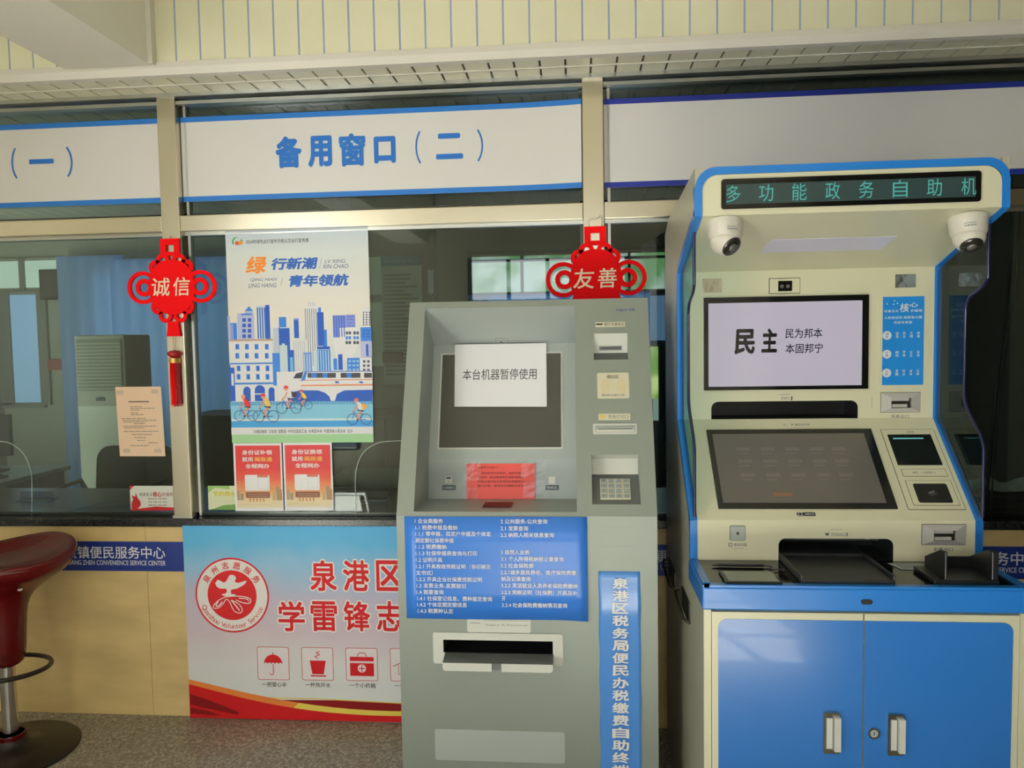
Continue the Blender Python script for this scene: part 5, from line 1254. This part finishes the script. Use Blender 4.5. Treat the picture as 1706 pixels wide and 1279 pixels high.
m.tube([(sx+.02+.165*math.cos(a)-.0, sy-.06+.15*math.sin(a), .345-.012*math.sin(a)) for a in [2*pi*i/40 for i in range(40)]], .0085, 'dark_metal', 10, True); m.tube([(sx, sy+.03, .345), (sx, sy+.09, .335)], .0085, 'dark_metal', 8); m.build('footrest', st)

# ------------------------------------------------------------------ office behind the glass
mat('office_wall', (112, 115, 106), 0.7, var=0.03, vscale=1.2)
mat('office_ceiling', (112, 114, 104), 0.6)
mat('window_daylight', (200, 215, 215), 0.6, emit=(206, 222, 226), estr=1.0)
m = MB(); m.box((OX0, OY1, 0), (OX1, OY1+.1, OZ+.1), 'office_wall'); struct(m.build('wall_office_back'))
m = MB(); m.box((OX0-.1, 0.06, 0), (OX0, OY1, OZ+.1), 'office_wall'); struct(m.build('wall_office_left'))
m = MB(); m.box((OX1, 0.06, 0), (OX1+.1, OY1, OZ+.1), 'office_wall'); struct(m.build('wall_office_right'))
m = MB(); m.box((OX0, .06, OZ+.012), (OX1, OY1, OZ+.1), 'pvc_seam')
x = OX0
while x < OX1: m.box((x+.003, .06, OZ), (x+.147, OY1, OZ+.013), 'office_ceiling'); x += .15
struct(m.build('ceiling_office'))
m = MB(); m.box((OX0, .05, SZ+.004), (OX1, .075, OZ+.05), 'office_wall'); m.box((HX0, .03, SZ+.004), (HX1, .07, HZ), 'office_wall'); struct(m.build('wall_over_glazing'))
# office windows
def viewmat(name, c1, c2, st):
    m = bpy.data.materials.new(name); m.use_nodes = True; nt = m.node_tree; b_ = nt.nodes['Principled BSDF']
    tc = nt.nodes.new('ShaderNodeTexCoord'); n_ = nt.nodes.new('ShaderNodeTexNoise'); n_.inputs['Scale'].default_value = 3.0; n_.inputs['Detail'].default_value = 5
    nt.links.new(tc.outputs['Object'], n_.inputs['Vector']); r = nt.nodes.new('ShaderNodeValToRGB'); e = r.color_ramp.elements
    e[0].position = .42; e[0].color = srgb(c1); e[1].position = .60; e[1].color = srgb(c2)
    nt.links.new(n_.outputs['Fac'], r.inputs[0]); nt.links.new(r.outputs[0], b_.inputs['Emission Color']); b_.inputs['Emission Strength'].default_value = st; b_.inputs['Base Color'].default_value = (.2, .2, .2, 1); MATS[name] = m
viewmat('window_trees', (120, 170, 110), (224, 234, 228), .8)
viewmat('window_shrubs', (120, 160, 60), (226, 230, 150), 1.1)
mat('window_pale', (160, 170, 165), .5, emit=(170, 186, 180), estr=.75)
mat('window_blue', (120, 150, 190), .5, emit=(120, 152, 192), estr=.55)
def owin(k, panes, bars, Y):
    a = at(panes[0][0], panes[0][3], Y); r_ = sroot('window_%d' % k, (a.x, Y, a.z))
    for x0, y0, x1, y1, mt in panes:
        a, b = at(x0, y1, Y), at(x1, y0, Y); m = MB(); m.box((a.x, Y-.012, a.z), (b.x, Y-.006, b.z), mt); m.build('glass_pane', r_)
    m = MB()
    for x0, y0, x1, y1 in bars:
        a, b = at(x0, y1, Y), at(x1, y0, Y); m.box((a.x, Y-.04, a.z), (b.x, Y-.004, b.z), 'kiosk_dark_grey')
    m.build('frame', r_)
YW = OY1
owin(5, [(-70, 433, 104, 482, 'window_pale'), (-70, 490, 76, 672, 'window_blue')],
     [(-74, 428, 106, 433), (37, 430, 42, 484), (100, 430, 106, 484), (-74, 482, 106, 490), (5, 488, 17, 674), (73, 488, 79, 674), (-74, 670, 79, 680), (-74, 430, -68, 676)], YW)
owin(6, [(786, 420, 1110, 488, 'window_trees'), (786, 492, 1110, 572, 'window_blue'), (1082, 577, 1097, 664, 'window_shrubs'), (1088, 664, 1097, 700, 'window_pale')],
     [(782, 416, 1112, 420), (782, 430, 1112, 434), (868, 418, 872, 488), (957, 418, 961, 488), (1046, 418, 1050, 488), (782, 487, 1112, 492), (782, 418, 786, 574), (1108, 418, 1112, 574), (782, 570, 1112, 576), (1097, 574, 1101, 702), (1078, 574, 1082, 702)], YW)
def curtain(px0, py0, px1, py1, Y, label):
    a, b = at(px0, py1, Y), at(px1, py0, Y); m = MB(); n = max(8, int((b.x-a.x)/.03)); vs = []
    for i in range(n+1):
        xx = a.x+(b.x-a.x)*i/n; yy = Y-.04+.022*math.sin(i*1.15)
        vs += [(xx, yy, a.z), (xx, yy, b.z)]
    m.add(vs, [(2*i, 2*i+2, 2*i+3, 2*i+1) for i in range(n)], 'curtain_blue', True); m.box((a.x-.02, Y-.02, b.z-.005), (b.x+.02, Y+.0, b.z+.02), 'curtain_blue'); o = m.build('curtain')
    tag(o, label, 'curtain', 'blue office curtains'); return o
curtain(120, 428, 205, 860, 4.70, 'blue curtain behind the standing air conditioner in the office')
curtain(206, 430, 388, 862, 4.55, 'blue curtain behind the left red knot ornament in the office')
curtain(790, 489, 1082, 860, 4.70, 'blue curtain behind the right red knot ornament in the office')
# notice boards and papers, with painted window reflections, on an office partition
YP = 2.4
a, b = at(600, 860, YP), at(722, 395, YP)
m = MB(); m.box((a.x, YP, 0), (b.x, YP+.12, OZ-.002), 'office_wall'); struct(m.build('wall_office_partition'))
FPt = plane_y(YP-.002)
r_ = FPt.box(638, 427, 705, 640)
nb_ = thing('notice_board', 'grey notice board with teal heading and rows of small text in the office', 'notice board', ((r_[0]+r_[2])/2, YP, r_[1]))
m = MB(); m.fbox(FPt, r_, 0, .012, pc(176, 186, 174)); m.build('board', nb_); W, H = r_[2]-r_[0], r_[3]-r_[1]
m = MB(); m.rect(FPt, (r_[0], r_[3]-H*.075, r_[2], r_[3]), .0125, pc(50, 128, 152)); m.text(FPt, '便民服务中心', (r_[0]+W*.08, r_[3]-H*.05, r_[2]-W*.1, r_[3]-H*.025), .013, pc(150, 190, 190), .01); m.build('heading', nb_)
m = MB(); random.seed(9)
for k in range(26): m.rect(FPt, (r_[0]+W*.05, r_[3]-H*(.15+k*.031), r_[0]+W*random.uniform(.55, .95), r_[3]-H*(.137+k*.031)), .0128, pc(96, 104, 98))
m.build('printed_rows', nb_)
for bx, lab in (((613, 428, 637, 491), 'pale green window reflection made as a panel, upper left of the office notice board'), ((615, 503, 638, 610), 'pale green window reflection made as a panel, lower left of the office notice board')):
    m = MB(); m.fbox(FPt, FPt.box(*bx), 0, .003, pc(226, 246, 232)); tag(m.build('reflection_panel'), lab, 'sheet', 'painted window reflections on the office partition')  # flat pale panels stand in for a window's reflection in the glass
m = MB(); r_ = plane_y(4.2).box(716, 449, 730, 489)
a = at(716, 489, YP-.003); b = at(722, 449, YP-.003)
m.box((a.x-.01, YP-.006, a.z), (b.x-.002, YP-.001, b.z), 'paper_white'); tag(m.build('wall_paper_sheet'), 'small white sheet at the right edge of the office partition', 'sheet')
# framed black box, red plaque
def wallbox(nm, lab, cat, px0, py0, px1, py1, Y, mt, inner=None):
    a, b = at(px0, py1, Y), at(px1, py0, Y); o = thing(nm, lab, cat, ((a.x+b.x)/2, Y, a.z))
    m = MB(); m.box((a.x, Y-.05, a.z), (b.x, Y-.005, b.z), mt); m.build('frame', o, bevel=.004)
    if inner: m = MB(); m.box((a.x+.03, Y-.056, a.z+.03), (b.x-.03, Y-.051, b.z-.03), inner); m.build('panel', o)
wallbox('wall_monitor', 'dark framed screen on the office wall beside the left window', 'screen', 72, 448, 127, 500, YW, 'black', 'office_dark')
wallbox('wall_plaque', 'dull red plaque on the office wall left of the air conditioner', 'plaque', 84, 598, 125, 616, YW, pc(110, 52, 50))
wallbox('wall_plaque', 'dull red plaque under the notice board left of the grey kiosk', 'plaque', 640, 586, 672, 605, YP-.02, pc(116, 70, 64))
# standing air conditioner
YA = 2.6; a, b = at(130, 700, YA), at(206, 557, YA)
ac = thing('air_conditioner', 'tall grey-white standing air conditioner in the office behind the left window', 'air conditioner', ((a.x+b.x)/2, YA+.18, 0))
m = MB(); m.box((a.x, YA, 0), (b.x, YA+.36, b.z), mat('ac_white', (150, 148, 134), .4)); m.build('cabinet', ac, bevel=.012)
m = MB(); m.box((a.x+.02, YA-.008, b.z-.42), (b.x-.02, YA-.001, b.z-.03), 'office_wall')
for k in range(14): m.box((a.x+.025, YA-.014, b.z-.41+k*.026), (b.x-.025, YA-.008, b.z-.398+k*.026), 'ac_white')
m.build('grille', ac)
q = at(168, 665, YA); m = MB(); m.box((q.x-.035, YA-.006, q.z-.012), (q.x+.035, YA-.001, q.z+.012), 'black'); m.build('display', ac)
m = MB(); m.box((a.x+.01, YA-.004, .05), (b.x-.01, YA-.001, q.z-.05), 'kiosk_light'); m.build('lower_cover', ac)
# desks, monitor, chairs
def desk(lab, x0, x1, y0, y1, z=.75):
    d_ = thing('office_desk', lab, 'desk', ((x0+x1)/2, (y0+y1)/2, 0), 'office desks')
    m = MB(); m.box((x0, y0, z-.028), (x1, y1, z), 'desk_grey'); m.build('desk_top', d_, bevel=.003)
    for xx in (x0+.02, x1-.05): m = MB(); m.box((xx, y0+.04, 0), (xx+.03, y1-.04, z-.029), 'office_dark'); m.build('leg_panel', d_)
    m = MB(); m.box((x0+.05, y1-.08, .25), (x1-.05, y1-.06, z-.03), 'office_dark'); m.build('modesty_panel', d_)
p = at_z(128, 772, .75)
desk('grey-topped office desk with a black monitor behind the left window', p.x-1.6, p.x, 1.05, 1.68)
p = at_z(331, 797, .75); p.x = max(p.x, -1.38)
desk('grey-topped office desk behind the red flyers on the middle window', p.x, p.x+1.4, .95, p.y+.35)
p = at(0, 765, 1.35); mo = thing('computer_monitor', 'black computer monitor on the desk at the left edge of the glass', 'monitor', (p.x-.2, 1.35, .75))
m = MB(); a = at(16, 690, 1.35); m.box((a.x-.50, 1.34, .86), (a.x, 1.37, a.z), 'black'); m.build('screen', mo, bevel=.004)
m = MB(); m.box((a.x-.28, 1.37, .765), (a.x-.22, 1.40, .95), 'black'); m.box((a.x-.38, 1.30, .751), (a.x-.12, 1.48, .765), 'black'); m.build('stand', mo)
kb = thing('keyboard', 'black keyboard on the desk in front of the office monitor', 'keyboard', (a.x-.2, 1.17, .75))
m = MB(); m.box((a.x-.36, 1.10, .751), (a.x+.06, 1.24, .768), 'black'); m.build('case', kb, bevel=.003)
m = MB()
for i in range(14):
    for j in range(5): m.box((a.x-.35+i*.028, 1.108+j*.025, .768), (a.x-.328+i*.028, 1.128+j*.025, .773), 'office_dark')
m.build('keys', kb)
def chair(lab, x, y, zt, w, mt):
    c_ = thing('office_chair', lab, 'chair', (x, y, 0), 'office chairs')
    m = MB(); F_ = Fr((x, y+.2, 0), (1, 0, 0), (0, .12, 1)); m.fprism(F_, rr((-w/2, zt-.42, w/2, zt), .09, 8), 0, .06, mt); m.build('backrest', c_, bevel=.018)
    m = MB(); m.box((x-w/2, y-.24, .42), (x+w/2, y+.18, .50), mt); m.build('seat', c_, bevel=.03)
    m = MB(); m.cyl((x, y, .1), (x, y, .42), .03, 'dark_metal'); m.build('column', c_)
    m = MB()
    for k in range(5): a_ = 2*pi*k/5+.3; m.tube([(x, y, .10), (x+.28*math.cos(a_), y+.28*math.sin(a_), .06)], .02, 'dark_metal')
    m.build('star_base', c_)
    m = MB()
    for k in range(5): a_ = 2*pi*k/5+.3; m.lathe((x+.28*math.cos(a_), y+.28*math.sin(a_)-.015, .03), [(.001, 0), (.03, 0), (.03, .03), (.001, .03)], 'black', 14, (0, 1, 0))
    m.build('casters', c_)
    for s_ in (-1, 1): m = MB(); m.tube([(x+s_*(w/2+.01), y-.1, .5), (x+s_*(w/2+.03), y-.1, .68), (x+s_*(w/2+.03), y+.12, .69), (x+s_*(w/2+.01), y+.16, .6)], .014, 'black'); m.build('armrest', c_)
p = at(190, 764, 1.2); chair('black office chair between the two desks behind the left window', p.x-.12, 1.35, p.z+.02, .48, 'office_dark')
chair('maroon office chair behind the small cards near the left post', -1.62, .80, .92, .34, 'maroon')
# low dark cabinet, folder and card stand, papers, cable
p, q = at(308, 860, 1.9), at(392, 692, 1.9)
dc = thing('office_cabinet', 'low black cabinet behind the middle window, left of the poster', 'cabinet', ((p.x+q.x)/2, 2.1, 0))
m = MB(); m.box((p.x, 1.9, 0), (q.x+1.0, 2.35, q.z), 'office_dark'); m.build('body', dc, bevel=.006)
for k in range(3): m = MB(); w_ = (q.x+1.0-p.x)/3; m.box((p.x+w_*k+.01, 1.882, .06), (p.x+w_*(k+1)-.01, 1.899, q.z-.03), 'office_dark'); dd = m.build('door', dc, bevel=.003); m = MB(); m.box((p.x+w_*(k+1)-.05, 1.872, .5), (p.x+w_*(k+1)-.035, 1.882, .62), 'dark_metal'); m.build('handle', dd)
TZ = LEDGE+.034
p, q = at(37, 862, .34), at(88, 822, .34)
cs_ = thing('card_stand', 'translucent blue card stand on the worktop behind the left window', 'stand', ((p.x+q.x)/2, .34, TZ))
m = MB(); m.box((p.x, .335, TZ), (q.x, .345, q.z+.01), glassmat('blue_plastic', (.45, .58, .74), .06)); m.box((p.x, .30, TZ), (q.x, .38, TZ+.004), 'curtain_blue'); m.build('panel', cs_)
p, q = at(640, 860, .34), at(668, 822, .34)
cs_ = thing('card_stand', 'translucent blue card stand on the worktop right of the red flyers', 'stand', ((p.x+q.x)/2, .34, TZ))
m = MB(); m.box((p.x-.1, .335, TZ), (q.x-.06, .345, q.z+.01), 'blue_plastic'); m.box((p.x-.1, .30, TZ), (q.x-.06, .38, TZ+.004), 'curtain_blue'); m.build('panel', cs_)
# crumpled papers and folders on the worktop at the right
p = at_z(1672, 836, TZ+.05)
fo = MB()
for k in range(3): fo = MB(); fo.box((1.50, .22+.01*k, TZ+.016*k), (1.98-.02*k, .50, TZ+.016*k+.014), 'office_dark'); tag(fo.build('file_folder', bevel=.002), ('lowest', 'middle', 'topmost')[k]+' black file folder in the pile at the right of the blue kiosk', 'folder', 'folders on the worktop')
m = MB(); random.seed(12); vs = []; nx, ny = 8, 5
for i in range(nx+1):
    for j in range(ny+1): vs.append((1.54+.34*i/nx, .26+.2*j/ny, TZ+.053+.035*max(0, math.sin(i*1.3+j*.8))*random.uniform(.3, 1)))
m.add(vs, [(i*(ny+1)+j, (i+1)*(ny+1)+j, (i+1)*(ny+1)+j+1, i*(ny+1)+j+1) for i in range(nx) for j in range(ny)], 'paper_white'); tag(m.build('crumpled_papers', solid=.001), 'loose crumpled papers on the black folders right of the blue kiosk', 'papers')
m = MB(); pts = [(1686, 330), (1684, 420), (1675, 520), (1663, 620), (1655, 700), (1648, 780), (1640, 850)]
m.tube(smooth_path([tuple(at(x, y, .10)) for x, y in pts], 6), .007, 'black', 8); tag(m.build('cable'), 'thick black cable hanging behind the glass at the right of the kiosk', 'cable')
m = MB(); pts = [(1700, 330), (1692, 470), (1680, 560), (1668, 630), (1662, 690), (1657, 760), (1650, 850)]
m.tube(smooth_path([tuple(at(x, y, .13)) for x, y in pts], 6), .004, 'black', 8); tag(m.build('cable'), 'thin black cable hanging just right of the thick one behind the glass', 'cable')
# ceiling tube lamp in the office
r_ = at(920, 376, 2.2)
tl = thing('ceiling_lamp', 'long white tube lamp under the office ceiling above the grey kiosk', 'lamp', (r_.x, 2.2, OZ))
m = MB(); m.box((r_.x-.6, 2.17, OZ-.05), (r_.x+.6, 2.23, OZ-.002), 'kiosk_light'); m.build('housing', tl)
m = MB(); m.cyl((r_.x-.58, 2.2, OZ-.065), (r_.x+.58, 2.2, OZ-.065), .014, 'paper_white', 14); m.build('tube', tl)
for o in list(bpy.data.objects):
    if '_w' in o: del o['_w']
